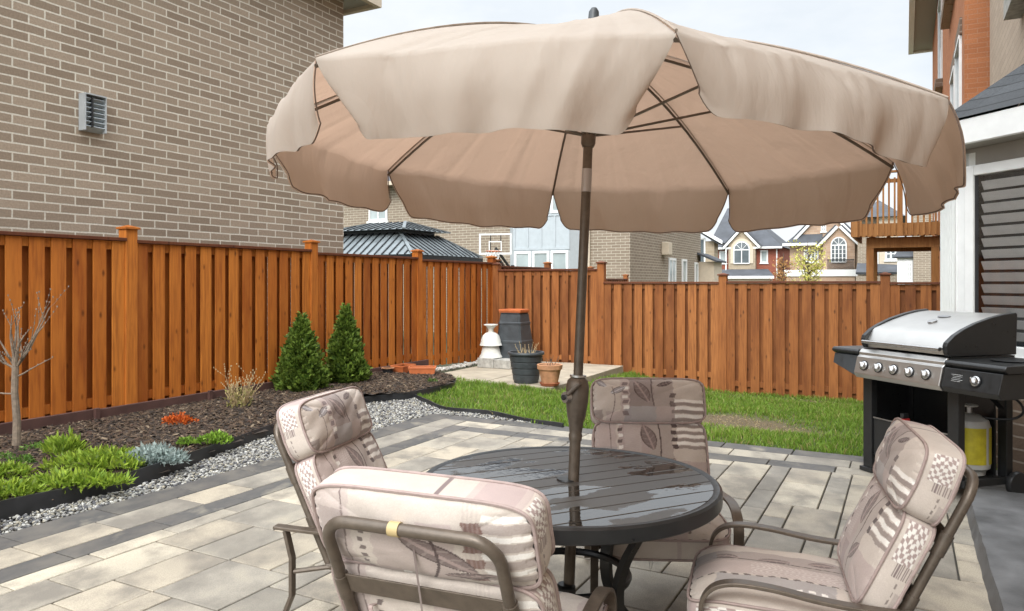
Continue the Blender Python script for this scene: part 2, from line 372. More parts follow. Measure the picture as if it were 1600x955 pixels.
def thing(name, label, cat, loc=(0, 0, 0), rz=0.0, group=None):
    o = bpy.data.objects.new(name, None); o.empty_display_size = .1; COL.objects.link(o)
    o.location = loc; o.rotation_euler = (0, 0, rz); return tag(o, label, cat, group)
def plot(name, label, cat, q, p, z=0.0, group=None):     # a thing whose local axes are (q, p, z); returns it and its offset
    return thing(name, label, cat, W(q, p, z), -TH, group), (q, p, z)
def kids(o): return [c for c in bpy.data.objects if c.parent == o]
def copy_thing(root, loc, rz, label=None, scale=None):
    r = root.copy(); COL.objects.link(r); r.location = loc; r.rotation_euler = (0, 0, rz)
    if scale: r.scale = scale
    if label: r['label'] = label
    for ch in kids(root):
        c = ch.copy(); COL.objects.link(c); c.parent = r
        for g in kids(ch):
            d = g.copy(); COL.objects.link(d); d.parent = c
    return r
def rc(): return (random.random(), random.random(), random.random())
def smoothpath(pts, n=8):                                # Catmull-Rom
    P = [np.array(k, float) for k in pts]; P = [2*P[0] - P[1]] + P + [2*P[-1] - P[-2]]; out = []
    for i in range(1, len(P) - 2):
        for t in np.linspace(0, 1, n, endpoint=False):
            a, b, c, d = P[i - 1:i + 3]
            out.append(.5*((2*b) + (-a + c)*t + (2*a - 5*b + 4*c - d)*t*t + (-a + 3*b - 3*c + d)*t**3))
    out.append(P[-2]); return [tuple(k) for k in out]

# ------------------------------------------------------------------ camera, light
cam = bpy.data.cameras.new('camera'); co = bpy.data.objects.new('camera', cam); COL.objects.link(co)
co.location = (0, 0, HC); co.rotation_euler = (R(90), 0, 0); cam.sensor_width = 36; cam.lens = 36*1155/1600
cam.shift_y = -37.5/1600; cam.clip_end = 3000; cam.clip_start = .05; scene.camera = co
SUN_EL, SUN_AZ = R(42), R(203)          # compass-like: measured from +Y towards +X
sd = Vector((math.sin(SUN_AZ)*math.cos(SUN_EL), math.cos(SUN_AZ)*math.cos(SUN_EL), math.sin(SUN_EL)))
sl = bpy.data.lights.new('sun', 'SUN'); sl.energy = 1.5; sl.angle = R(25); sl.color = (1, .96, .9)
so = bpy.data.objects.new('sun', sl); COL.objects.link(so); so.rotation_euler = sd.to_track_quat('Z', 'Y').to_euler()
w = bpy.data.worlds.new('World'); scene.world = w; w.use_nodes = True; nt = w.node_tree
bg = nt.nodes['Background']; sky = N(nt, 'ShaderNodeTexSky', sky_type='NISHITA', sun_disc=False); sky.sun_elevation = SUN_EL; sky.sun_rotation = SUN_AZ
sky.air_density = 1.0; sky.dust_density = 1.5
tc = N(nt, 'ShaderNodeTexCoord'); mp = N(nt, 'ShaderNodeMapping', Scale=(1, 1, 2.4)); L(nt, tc.outputs['Generated'], mp.inputs[0])
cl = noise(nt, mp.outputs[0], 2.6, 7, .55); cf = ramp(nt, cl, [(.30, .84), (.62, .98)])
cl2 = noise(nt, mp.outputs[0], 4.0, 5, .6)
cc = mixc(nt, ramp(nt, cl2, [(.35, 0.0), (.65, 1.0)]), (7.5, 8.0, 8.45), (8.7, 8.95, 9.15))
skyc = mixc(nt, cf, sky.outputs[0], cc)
dt_ = N(nt, 'ShaderNodeVectorMath', operation='DOT_PRODUCT'); L(nt, tc.outputs['Generated'], dt_.inputs[0]); dt_.inputs[1].default_value = sd   # sky brightened towards the sun, added to light surfaces facing the camera
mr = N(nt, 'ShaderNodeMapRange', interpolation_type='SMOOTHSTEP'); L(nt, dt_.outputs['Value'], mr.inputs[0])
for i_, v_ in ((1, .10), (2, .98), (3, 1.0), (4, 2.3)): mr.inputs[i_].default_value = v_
sz = N(nt, 'ShaderNodeSeparateXYZ'); L(nt, tc.outputs['Generated'], sz.inputs[0]); mz = N(nt, 'ShaderNodeMapRange', interpolation_type='SMOOTHSTEP'); L(nt, sz.outputs[2], mz.inputs[0])   # and overhead, where overcast is brightest, raised to add light
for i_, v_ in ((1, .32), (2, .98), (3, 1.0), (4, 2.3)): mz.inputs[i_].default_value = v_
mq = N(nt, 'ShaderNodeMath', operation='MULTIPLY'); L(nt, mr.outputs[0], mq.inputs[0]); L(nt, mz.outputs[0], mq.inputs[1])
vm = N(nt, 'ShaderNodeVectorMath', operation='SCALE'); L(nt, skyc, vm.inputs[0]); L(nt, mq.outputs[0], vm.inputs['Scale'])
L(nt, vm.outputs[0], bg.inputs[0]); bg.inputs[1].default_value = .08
vs_ = scene.view_settings; vs_.view_transform = 'Standard'; vs_.look = 'None'; vs_.exposure = 0.6; vs_.gamma = 1.0

# ------------------------------------------------------------------ ground
PF, QF = 12.91, -7.33                                   # side fence line, rear fence line
QH = 1.1                                                # house wall
def sst(x): x = np.clip(x, 0, 1); return x*x*(3 - 2*x)
def z_lawn(p, q): return -.02 - .34*sst((q + 5.6)/3.0)*np.clip((p - 7.2)/5.5, 0, 1.05)
def z_bed(p, q): return .03 + .10*sst((-q - 4.9)/1.6) - .09*sst((p - 8.5)/3)
def terrain():
    ax = np.array([-600, -300, -120, -60, -40, -30, -25, -20, -16, -13, -11, -9, -8, -7, -6, -5, -4, -3, -2, -1, 0, 1, 2, 3, 5, 8, 12, 16, 22, 30, 40, 60, 120, 300, 600], float)
    ay = np.array([-200, -60, -20, -8, -4, -2, 0, 2, 4, 6, 7, 8, 9, 10, 11, 12, 13, 14, 16, 18, 20, 24, 28, 34, 42, 52, 65, 80, 110, 160, 300, 700], float)
    Q, P = np.meshgrid(ax, ay); Z = -.09 - .36*sst((Q + 5.6)/3)*sst((P - 7.2)/5.5) - 1.9*sst((P - 18)/40) - .25*sst((-Q - 8)/8)
    V = np.stack([S*P + C_*Q, C_*P - S*Q, Z], -1).reshape(-1, 3); n = len(ax)
    F = [(j*n + i, j*n + i + 1, (j + 1)*n + i + 1, (j + 1)*n + i) for j in range(len(ay) - 1) for i in range(n - 1)]
    return tag(npmesh('ground', V, F, 'earth', smooth=True), kind='structure')
terrain()
def sheet(name, poly_pq, zf, mat, step=.12, colf=None):  # a sheet over a polygon given in (p, q)
    pq = np.array(poly_pq, float); p0, q0 = pq.min(0); p1, q1 = pq.max(0)
    a = np.arange(p0, p1 + step, step); b = np.arange(q0, q1 + step, step); Pm, Qm = np.meshgrid(a, b, indexing='ij')
    Z = zf(Pm, Qm); V = np.stack([S*Pm + C_*Qm, C_*Pm - S*Qm, Z], -1).reshape(-1, 3); nb = len(b)
    F = []
    for i in range(len(a) - 1):
        for j in range(nb - 1):
            if inside(pq, (a[i] + step/2, b[j] + step/2)): F.append((i*nb + j, (i + 1)*nb + j, (i + 1)*nb + j + 1, i*nb + j + 1))
    colors = colf(Pm.ravel(), Qm.ravel()) if colf else None
    return tag(npmesh(name, V, F, mat, colors=colors, smooth=True), kind='structure')
def inside(pq, pt):
    x, y = pt; r = False; n = len(pq)
    for i in range(n):
        x1, y1 = pq[i]; x2, y2 = pq[(i + 1) % n]
        if (y1 > y) != (y2 > y) and x < (x2 - x1)*(y - y1)/(y2 - y1) + x1: r = not r
    return r
def pqof(u, v, z=0.0):
    x, y, _ = G(u, v, z); q, p = PQ(x, y); return (p, q)
# garden-edge curves, in (p, q)
edge_bed = [pqof(-60, 818, .05), pqof(0, 800, .05), pqof(120, 770, .05), pqof(230, 742, .05), pqof(340, 700, .05), pqof(430, 668, .05), pqof(500, 645, .04), pqof(570, 626, .03), pqof(640, 619, .03), pqof(690, 609, .02), pqof(711, 601, .02), pqof(706, 594, .02), pqof(678, 587, .02)]
edge_lawn = [pqof(648, 621), pqof(668, 630), pqof(697, 640), pqof(760, 647), pqof(805, 655), pqof(850, 663), pqof(880, 668)]
bed_poly = edge_bed + [(PF - 2.3, QF), (0.5, QF), (0.5, edge_bed[0][1])]
sheet('garden_bed', bed_poly, lambda p, q: z_bed(p, q), 'soil', .1)
lawn_poly = edge_lawn + [(7.16, -3.6), (7.16, QH), (PF + .05, QH), (PF + .05, -4.4), (11.9, -4.5), (9.72, -4.45), (9.75, -5.6), (10.0, -6.75), pqof(706, 593), pqof(711, 601), pqof(690, 609)]
def bare(p, q):
    bx, by = pqof(1145, 640); cx_, cy_ = pqof(1200, 655)
    n = .25*np.sin(5*p + 3*q) + .2*np.sin(9*q - 4*p)
    a = np.exp(-(((p - bx)/.75)**2 + ((q - by)/.75)**2)); b = .6*np.exp(-(((p - cx_)/.35)**2 + ((q - cy_)/.6)**2))
    c = .55*np.exp(-((p - 12.2)/.4)**2)*np.exp(-((q + 1.6)/1.6)**2)
    return np.clip(1.25*(a + b + c) + n*.9*(a + b + c), 0, 1)
def lawncol(p, q):
    b = bare(p, q)[:, None]; return (1 - b)*np.array([.06, .10, .02]) + b*np.array([.14, .10, .055])
sheet('lawn', lawn_poly, z_lawn, 'lawn', .08, lawncol)
gravel_poly = [(-.5, -4.83), (7.18, -4.83), (7.18, -3.4)] + edge_lawn[::-1] + edge_bed[8::-1] + [(-.5, edge_bed[0][1])]
sheet('gravel_bed', gravel_poly, lambda p, q: p*0 - .035, 'soil', .1)

# grass blades
def blades(pts, h, wd, c0, c1, lean=.5):
    n = len(pts); ang = rng.uniform(0, 2*np.pi, n); la = rng.uniform(0, 2*np.pi, n); ln = rng.uniform(.1, lean, n)*h
    w2 = wd*rng.uniform(.6, 1.3, n); dx = np.stack([np.cos(ang)*w2, np.sin(ang)*w2, 0*ang], 1)
    top = pts + np.stack([np.cos(la)*ln, np.sin(la)*ln, h], 1); mid = pts + np.stack([np.cos(la)*ln*.3, np.sin(la)*ln*.3, h*.6], 1)
    V = np.stack([pts - dx, pts + dx, mid + dx*.7, mid - dx*.7, top], 1).reshape(-1, 3)
    b = np.arange(n)[:, None]*5
    F = np.concatenate([b + np.array([[0, 1, 2]]), b + np.array([[0, 2, 3]]), b + np.array([[3, 2, 4]])])
    pn_ = .5 + .5*np.sin(pts[:, :1]*3.1 + 2*np.sin(pts[:, 1:2]*2.3))*np.sin(pts[:, 1:2]*3.7 + pts[:, :1]); t = np.clip(rng.random((n, 1))*.65 + .35*pn_, 0, 1); cc = c0*(1 - t) + c1*t; dry = (rng.random((n, 1)) < .07 + .08*pn_); cc = np.where(dry, np.array([.34, .30, .11]), cc)
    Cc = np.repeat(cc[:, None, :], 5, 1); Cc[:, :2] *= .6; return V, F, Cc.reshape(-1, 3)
def poly_points(poly, n):
    pq = np.array(poly); lo, hi = pq.min(0), pq.max(0); out = []
    a = rng.uniform(lo, hi, (n*4, 2))
    x, y = a[:, 0], a[:, 1]; r = np.zeros(len(a), bool); m = len(pq)
    for i in range(m):
        x1, y1 = pq[i]; x2, y2 = pq[(i + 1) % m]
        if y1 == y2: continue
        r ^= ((y1 > y) != (y2 > y)) & (x < (x2 - x1)*(y - y1)/(y2 - y1) + x1)
    return a[r][:n]
pts = poly_points(lawn_poly, 90000); pp, qq = pts[:, 0], pts[:, 1]
den = 1 - bare(pp, qq)*1.05; tuft = .5 + .5*np.sin(7*pp + 2*np.sin(5*qq))*np.sin(6*qq + 2*np.sin(4*pp))
keep = rng.random(len(pp)) < np.clip(den, 0, 1)*(.55 + .45*tuft); pp, qq, tuft, den = pp[keep], qq[keep], tuft[keep], den[keep]
B = np.stack([S*pp + C_*qq, C_*pp - S*qq, z_lawn(pp, qq)], 1)
hh = (.035 + .05*rng.random(len(pp)))*(.6 + .7*tuft)*(.4 + .6*np.clip(den, 0, 1))
Vg, Fg, Cg = blades(B, hh, .005, np.array([.10, .20, .018]), np.array([.27, .40, .06]), .9)
pts2 = poly_points(lawn_poly, 12000); k2 = rng.random(len(pts2)) < .12 + .88*bare(pts2[:, 0], pts2[:, 1]); pts2 = pts2[k2]
B2 = np.stack([S*pts2[:, 0] + C_*pts2[:, 1], C_*pts2[:, 0] - S*pts2[:, 1], z_lawn(pts2[:, 0], pts2[:, 1])], 1)
Vs, Fs, Cs = blades(B2, rng.uniform(.008, .022, len(B2)), .006, np.array([.32, .24, .12]), np.array([.50, .40, .22]), 4)
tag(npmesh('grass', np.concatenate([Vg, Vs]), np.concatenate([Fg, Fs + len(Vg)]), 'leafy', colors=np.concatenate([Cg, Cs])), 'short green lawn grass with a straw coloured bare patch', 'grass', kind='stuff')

# pebbles and bark
ICO_V = []; t_ = (1 + 5**.5)/2
ICO_V = np.array([(-1, t_, 0), (1, t_, 0), (-1, -t_, 0), (1, -t_, 0), (0, -1, t_), (0, 1, t_), (0, -1, -t_), (0, 1, -t_), (t_, 0, -1), (t_, 0, 1), (-t_, 0, -1), (-t_, 0, 1)])/1.9
ICO_F = np.array([(0, 11, 5), (0, 5, 1), (0, 1, 7), (0, 7, 10), (0, 10, 11), (1, 5, 9), (5, 11, 4), (11, 10, 2), (10, 7, 6), (7, 1, 8), (3, 9, 4), (3, 4, 2), (3, 2, 6), (3, 6, 8), (3, 8, 9), (4, 9, 5), (2, 4, 11), (6, 2, 10), (8, 6, 7), (9, 8, 1)])
def scatter_stones(pts, size, cols, zoff=.0):
    n = len(pts); a = rng.uniform(0, 2*np.pi, n); sc = size*rng.uniform(.6, 1.35, (n, 1))*np.stack([rng.uniform(.8, 1.4, n), rng.uniform(.6, 1, n), rng.uniform(.4, .75, n)], 1)
    base = ICO_V[None]*(1 + rng.uniform(-.22, .22, (n, 12, 1))); v = base*sc[:, None, :]
    tl = rng.uniform(-.5, .5, n); ct, stt = np.cos(tl)[:, None], np.sin(tl)[:, None]
    v = np.stack([v[..., 0]*ct - v[..., 2]*stt, v[..., 1], v[..., 0]*stt + v[..., 2]*ct], -1)
    ca, sa = np.cos(a)[:, None], np.sin(a)[:, None]
    x = v[..., 0]*ca - v[..., 1]*sa; y = v[..., 0]*sa + v[..., 1]*ca
    V = np.stack([x, y, v[..., 2]], -1) + pts[:, None, :]
    F = (np.arange(n)*12)[:, None, None] + ICO_F[None]
    ci = rng.integers(0, len(cols), n); cc = np.array(cols)[ci]*rng.uniform(.75, 1.2, (n, 1))
    return V.reshape(-1, 3), F.reshape(-1, 3), np.repeat(cc, 12, 0)
pt = poly_points(gravel_poly, 24000); pt = pt[pt[:, 0] > 1.0]
B = np.stack([S*pt[:, 0] + C_*pt[:, 1], C_*pt[:, 0] - S*pt[:, 1], rng.uniform(-.03, .0, len(pt))], 1)
tag(npmesh('gravel', *scatter_stones(B, .0135, [(.55, .54, .50), (.42, .41, .39), (.30, .30, .30), (.20, .20, .21), (.48, .45, .38), (.62, .61, .58)])[:2], 'pebble', colors=None), 'grey and white pebbles between the black edging and the paving', 'gravel', kind='stuff')
g_ = bpy.data.objects['gravel']; at = g_.data.color_attributes.new('Col', 'FLOAT_COLOR', 'POINT')
cc = np.array([(.42, .41, .37), (.30, .29, .27), (.20, .20, .20), (.11, .11, .12), (.36, .33, .26), (.56, .55, .51)])[rng.integers(0, 6, len(pt))]*rng.uniform(.65, 1.05, (len(pt), 1))
c4 = np.ones((len(pt)*12, 4), np.float32); c4[:, :3] = np.repeat(cc, 12, 0); at.data.foreach_set('color', c4.ravel())
rk = np.array([(x, QF + .12 + .12*random.random()) for x in np.linspace(10.6, PF - .3, 60)]); rk = np.concatenate([rk, rk + [[.02, .08]]])
B = np.stack([S*rk[:, 0] + C_*rk[:, 1], C_*rk[:, 0] - S*rk[:, 1], 0*rk[:, 0] + .0], 1)
Vp, Fp, Cp = scatter_stones(B, .05, [(.5, .48, .43), (.4, .37, .32), (.56, .54, .5)])
tag(npmesh('cobbles', Vp, Fp, 'pebble', colors=Cp), 'pale cobbles lined along the foot of the rear fence by the corner', 'stones', kind='stuff')
bp = poly_points(bed_poly, 24000); n = len(bp)
zb = z_bed(bp[:, 0], bp[:, 1]); B = np.stack([S*bp[:, 0] + C_*bp[:, 1], C_*bp[:, 0] - S*bp[:, 1], zb + rng.uniform(.0, .015, n)], 1)
Ls = rng.uniform(.008, .034, n); an = rng.uniform(0, 2*np.pi, n); ti = rng.uniform(-.45, .45, n)
d = np.stack([np.cos(an)*np.cos(ti), np.sin(an)*np.cos(ti), np.sin(ti)], 1)*Ls[:, None]; e = np.stack([-np.sin(an), np.cos(an), rng.uniform(-.5, .5, n)], 1)*(Ls*rng.uniform(.15, .4, n))[:, None]
up_ = np.array([0, 0, .004])
V = np.stack([B - d - e, B + d - e, B + d + e, B - d + e, B - d*.9 - e + up_, B + d*.9 - e + up_, B + d*.9 + e + up_, B - d*.9 + e + up_], 1).reshape(-1, 3)
F = ((np.arange(n)*8)[:, None, None] + np.array([(4, 5, 6, 7), (0, 1, 5, 4), (1, 2, 6, 5), (2, 3, 7, 6), (3, 0, 4, 7)])[None]).reshape(-1, 4)
mc = np.array([(.060, .038, .024), (.095, .06, .036), (.13, .088, .056), (.03, .021, .015), (.24, .18, .12), (.08, .042, .026)])[rng.choice(6, n, p=[.27, .25, .16, .2, .06, .06])]
tag(npmesh('mulch', V, F, 'bark_chip', colors=np.repeat(mc, 8, 0)), 'dark brown bark mulch in the bed along the fence', 'mulch', kind='stuff')

# ------------------------------------------------------------------ patio
def pavers():
    mb = MB(); g = .005
    def pv(p0, p1, q0, q1, col):
        z0, z1, i = -.02, .0, .004; dz = random.uniform(-.0015, .0015)
        o = [(q0 + g, p0 + g), (q1 - g, p0 + g), (q1 - g, p1 - g), (q0 + g, p1 - g)]
        n_ = [(q0 + g + i, p0 + g + i), (q1 - g - i, p0 + g + i), (q1 - g - i, p1 - g - i), (q0 + g + i, p1 - g - i)]
        vs = [(*W(q, p, z0),) for q, p in o] + [(*W(q, p, z1 - .004 + dz),) for q, p in o] + [(*W(q, p, z1 + dz),) for q, p in n_]
        fs = [(8, 9, 10, 11)] + [(k, (k + 1) % 4, 4 + (k + 1) % 4, 4 + k) for k in range(4)] + [(4 + k, 4 + (k + 1) % 4, 8 + (k + 1) % 4, 8 + k) for k in range(4)]
        mb.add(vs, fs, 0, col)
    def light():
        t = random.random(); k = random.uniform(.85, 1.12); a = random.random()
        base = [(.45, .39, .30), (.375, .335, .27), (.51, .45, .35), (.315, .285, .235)][int(a*4)]
        return tuple(x*k for x in base)
    def dark(): k = random.uniform(.85, 1.15); return (.062*k, .061*k, .062*k)
    qs = [-4.83, -4.55, -4.25, -4.05]; ps = [7.16, 6.93, 6.67, 6.45]
    def run_p(q0, q1, p0, p1, cf, l0, l1):
        p = p0
        while p < p1 - .01:
            e = min(p1, p + random.uniform(l0, l1)); e = p1 if p1 - e < .15 else e; pv(p, e, q0, q1, cf()); p = e
    def run_q(p0, p1, q0, q1, cf, l0, l1):
        q = q0
        while q < q1 - .01:
            e = min(q1, q + random.uniform(l0, l1)); e = q1 if q1 - e < .15 else e; pv(p0, p1, q, e, cf()); q = e
    QE = .40
    run_p(qs[0], qs[1], -1.2, ps[0], dark, .6, .62); run_q(ps[1], ps[0], qs[1], QE, dark, .6, .62)
    run_p(qs[1], qs[2], -1.2, ps[1], light, .38, .6); run_q(ps[2], ps[1], qs[2], QE, light, .38, .6)
    run_p(qs[2], qs[3], -1.2, ps[2], dark, .6, .62); run_q(ps[3], ps[2], qs[3], QE - .9, dark, .6, .62); run_q(ps[3], ps[2], QE - .9, QE, light, .4, .5)
    cs = .155; nq = int(round((QE - qs[3])/cs)); cq = (QE - qs[3])/nq; npp = int(round((ps[3] + 1.2)/cs)); cp = (ps[3] + 1.2)/npp
    occ = np.zeros((npp, nq), bool)
    for i in range(npp):
        for j in range(nq):
            if occ[i, j]: continue
            opts = [(3, 2)]*4 + [(4, 2)]*3 + [(2, 2)]*2 + [(3, 3)]*3 + [(2, 3)]*2 + [(3, 1), (2, 1)]; random.shuffle(opts)
            for a, b in opts + [(1, 2), (2, 1), (1, 1)]:
                if i + a <= npp and j + b <= nq and not occ[i:i + a, j:j + b].any():
                    occ[i:i + a, j:j + b] = True
                    pv(-1.2 + i*cp, -1.2 + (i + a)*cp, qs[3] + j*cq, qs[3] + (j + b)*cq, light()); break
    # grey slabs below the grill, up to the house
    for i, (a, b) in enumerate([(5.95, 6.55), (6.55, 7.16)]): pv(a, b, .40, 1.09, dark() if i else (.13, .13, .128))
    mb.build('patio', 'paver')
    tag(bpy.data.objects['patio'], kind='structure')
    b = MB(); b.add([W(-4.82, -1.2, -.016), W(1.09, -1.2, -.016), W(1.09, 7.15, -.016), W(-4.82, 7.15, -.016)], [(0, 1, 2, 3)])
    tag(b.build('patio_base', 'joint'), kind='structure')
pavers()
t, o = plot('stone_step', 'dark grey stone step along the house wall at the right edge of the paving', 'step', .72, 3.0)
mb = MB(); prev = None
ys = np.linspace(0.0, 5.93, 60)
vs = []
for y in ys: vs += [(.353 + random.uniform(-.003, .003), y, -.01), (.364 + random.uniform(-.003, .003), y, .06), (.372 + random.uniform(-.003, .003), y, .122), (1.09, y, .122)]
n = len(ys); fs = [(i*4 + k, i*4 + 4 + k, i*4 + 5 + k, i*4 + 1 + k) for i in range(n - 1) for k in range(3)]
mb.add(vs, [f[::-1] for f in fs]); mb.add([vs[-4], vs[-3], vs[-2], vs[-1], (1.09, ys[-1], -.01)], [(0, 1, 2, 3, 4)])
mb.build('tread', 'step_stone', t, off=o)
mb = MB()
for a, b in ((9.74, 10.75), (10.76, 11.8), (11.81, PF - .08)):
    for c, d in ((-6.85, -5.72), (-5.71, -4.52)):
        mb.mm((c, a, -.2), (d - .005, b, -.005 + random.uniform(-.004, .004)))
mb.v = [W(*k) for k in mb.v]
tag(mb.build('slab_path', 'slab', bevel=.006), kind='structure')

# ------------------------------------------------------------------ edging and border
def edging(name, label, pq, h0, h1, zf, wob=.012):
    P = smoothpath([(a, b) for a, b in pq], 8); n = len(P); vs = []
    for i, (p, q) in enumerate(P):
        j = min(i + 1, n - 1); k = max(i - 1, 0); dx, dy = P[j][0] - P[k][0], P[j][1] - P[k][1]; l = math.hypot(dx, dy); nx, ny = -dy/l, dx/l
        w_ = wob*math.sin(i*.45) ; z0 = zf(p, q); h = h0 + (h1 - h0)*i/n + .006*math.sin(i*.31)
        for s_, z in ((-.016, -.04), (-.022 + w_*.3, h*.35), (-.006 + w_, h*.6), (-.02 + w_, h*.85), (-.008 + w_, h), (.008 + w_, h), (.014, h*.5), (.014, -.04)):
            vs.append(W(q + ny*s_, p + nx*s_, z0 + z))
    m = 8; fs = [(i*m + k, i*m + (k + 1) % m, (i + 1)*m + (k + 1) % m, (i + 1)*m + k) for i in range(n - 1) for k in range(m)]
    fs += [tuple(range(m)), tuple((n - 1)*m + k for k in range(m))]
    mb = MB().add(vs, fs); return tag(mb.build(name, 'black_plastic', smooth=True, ang=60), label, 'edging')
edging('landscape_edging', 'long black plastic edging curving along the mulch bed', edge_bed, .13, .07, lambda p, q: -.01)
edging('landscape_edging', 'short black plastic edging strip between the pebbles and the lawn', edge_lawn, .05, .05, lambda p, q: -.01, .003)
t, o = plot('bed_border', 'dark brown timber border board at the foot of the left fence', 'border', QF + .1, 5)
for a, b in ((2.0, 4.62), (4.63, 6.0), (6.01, 8.45), (8.46, 10.55)):
    z = .24 if b < 6 else (.23 if b < 9 else .19)
    MB().mm((QF + .055, a, -.06), (QF + .10, b, z)).build('board', 'timber', t, bevel=.004, off=o)
for a in (4.6, 5.98): MB().mm((QF + .102, a, -.05), (QF + .14, a + .05, .25)).build('stake', 'timber', t, bevel=.003, off=o)

# ------------------------------------------------------------------ fences
def fence(label, axis, const, stops, tops, zb, mats, facing, capm='fence_cap', name='wooden_fence'):
    # runs along 'axis' at the other coordinate = const; boards on both faces of the rails
    mid = stops[len(stops)//2]; t, o = plot(name, label, 'fence', *((const, mid) if axis == 'p' else (mid, const)))
    def P(a, d, z): return (const + d, a, z) if axis == 'p' else (a, const + d, z)
    def bx(mb, a0, a1, d0, d1, z0, z1, col): mb.mm(P(a0, d0, z0), P(a1, d1, z1), 0, col)
    f = facing
    for i in range(len(stops) - 1):
        a0, a1 = stops[i] + .06, stops[i + 1] - .06; zt = tops[i]; mb = MB(); x = a0 + .004; pitch = .197; k = 0
        nb = int(round((a1 - a0)/pitch)); pitch = (a1 - a0)/nb
        for k in range(nb):
            x = a0 + .002 + k*(a1 - a0 - .147)/(nb - 1) - .027; dz = random.uniform(-.004, .004); wd = .142 + random.uniform(-.004, .004); jx = random.uniform(-.003, .003)
            xa = x + .027 + jx
            bx(mb, xa, xa + wd, f*.021, f*.040 + f*random.uniform(0, .003), zb(x) + dz, zt - .045, rc())
            xb = x + pitch*.5 + .018 + random.uniform(-.01, .01)
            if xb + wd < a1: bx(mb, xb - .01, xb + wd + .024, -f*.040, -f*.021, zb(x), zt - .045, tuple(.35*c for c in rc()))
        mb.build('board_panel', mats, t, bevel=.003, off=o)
        mb = MB(); bx(mb, a0, a1, -.019, .019, zt - .135, zt - .046, rc()); mb.build('rail', mats, t, off=o)
        z_ = (zb(a0) + zb(a1))/2; mb = MB(); bx(mb, a0, a1, -.019, .019, z_ + .13, z_ + .22, rc()); mb.build('rail', mats, t, off=o)
        mb = MB(); bx(mb, a0, a1, -.07, .07, zt - .043, zt - .008, rc()); mb.build('top_rail', capm, t, bevel=.004, off=o)
    for i, a in enumerate(stops):
        zt = max(tops[max(i - 1, 0)], tops[min(i, len(tops) - 1)]) + .085
        mb = MB(); bx(mb, a - .068, a + .068, -.062, .062, zb(a) - .3, zt, rc()); po = mb.build('post', mats, t, bevel=.005, off=o)
        mb = MB(); bx(mb, a - .085, a + .085, -.085, .085, zt + .001, zt + .024, rc())
        apex = P(a, 0, zt + .05); base = [P(a - .075, -.075, zt + .025), P(a + .075, -.075, zt + .025), P(a + .075, .075, zt + .025), P(a - .075, .075, zt + .025)]
        mb.add(base + [apex], [(0, 1, 4), (1, 2, 4), (2, 3, 4), (3, 0, 4)], 0, rc()); mb.build('post_cap', 'fence_cap' if axis == 'q' else mats, po, bevel=.003, off=o)
    return t
fence('tall orange stained board fence behind the mulch bed on the left', 'p', QF, [2.3, 5.05, 7.81, 10.35, PF], [2.0, 1.985, 1.95, 1.92], lambda a: .12 if a < 9 else .12 - .15*(a - 9)/3.9, 'fence_warm', 1)
fence('brown stained board fence across the back behind lawn and grill', 'q', PF, [QF + .12, -4.98, -2.757, -.273, 1.05], [1.78, 1.535, 1.545, 1.53], lambda a: -.06 - .32*float(sst((a + 6)/3.4)), 'fence_brown', -1)
fence('lower stretch of wooden fence running on beyond the garden corner', 'p', QF, [PF + .15, 15.55, 18.2, 21.0], [1.86, 1.80, 1.62], lambda a: -.25, 'fence_brown', 1)

# ------------------------------------------------------------------ houses
def window(parent, o, axis, const, a0, a1, z0, z1, out, bars=1, rows=1, pane='pane', fr=.06, sill=True, arch=False, name='window', frame_m='white', depth=.05):
    # a framed window standing proud of the wall plane; 'out' is the sign of the outward normal
    def P(a, d, z): return (const + out*d, a, z) if axis == 'p' else (a, const + out*d, z)
    pa = MB().mm(P(a0 + fr*.5, .004, z0 + fr*.5), P(a1 - fr*.5, .02, z1 - fr*.5)); wn = pa.build(name, pane, parent, off=o)
    mb = MB(); mb.mm(P(a0, .003, z0), P(a0 + fr, depth, z1)); mb.mm(P(a1 - fr, .003, z0), P(a1, depth, z1))
    mb.mm(P(a0 + fr, .003, z1 - fr), P(a1 - fr, depth, z1)); mb.mm(P(a0 + fr, .003, z0), P(a1 - fr, depth, z0 + fr))
    for i in range(1, bars + 1):
        x = a0 + (a1 - a0)*i/(bars + 1); mb.mm(P(x - fr*.4, .021, z0 + fr), P(x + fr*.4, depth - .006, z1 - fr))
    for i in range(1, rows):
        z = z0 + (z1 - z0)*i/rows; mb.mm(P(a0 + fr, .021, z - fr*.25), P(a1 - fr, depth - .01, z + fr*.25))
    mb.build('frame', frame_m, wn, off=o)
    if sill: MB().mm(P(a0 - .06, .002, z0 - .09), P(a1 + .06, depth + .05, z0 - .002)).build('sill', frame_m, wn, off=o)
    return wn
def slab_roof(mb, pts, th=.14, mi=0):
    a = [Vector(k) for k in pts]; nrm = (a[1] - a[0]).cross(a[2] - a[0]).normalized()
    if nrm.z < 0: nrm = -nrm
    mb.prism(a, -nrm*th, mi)
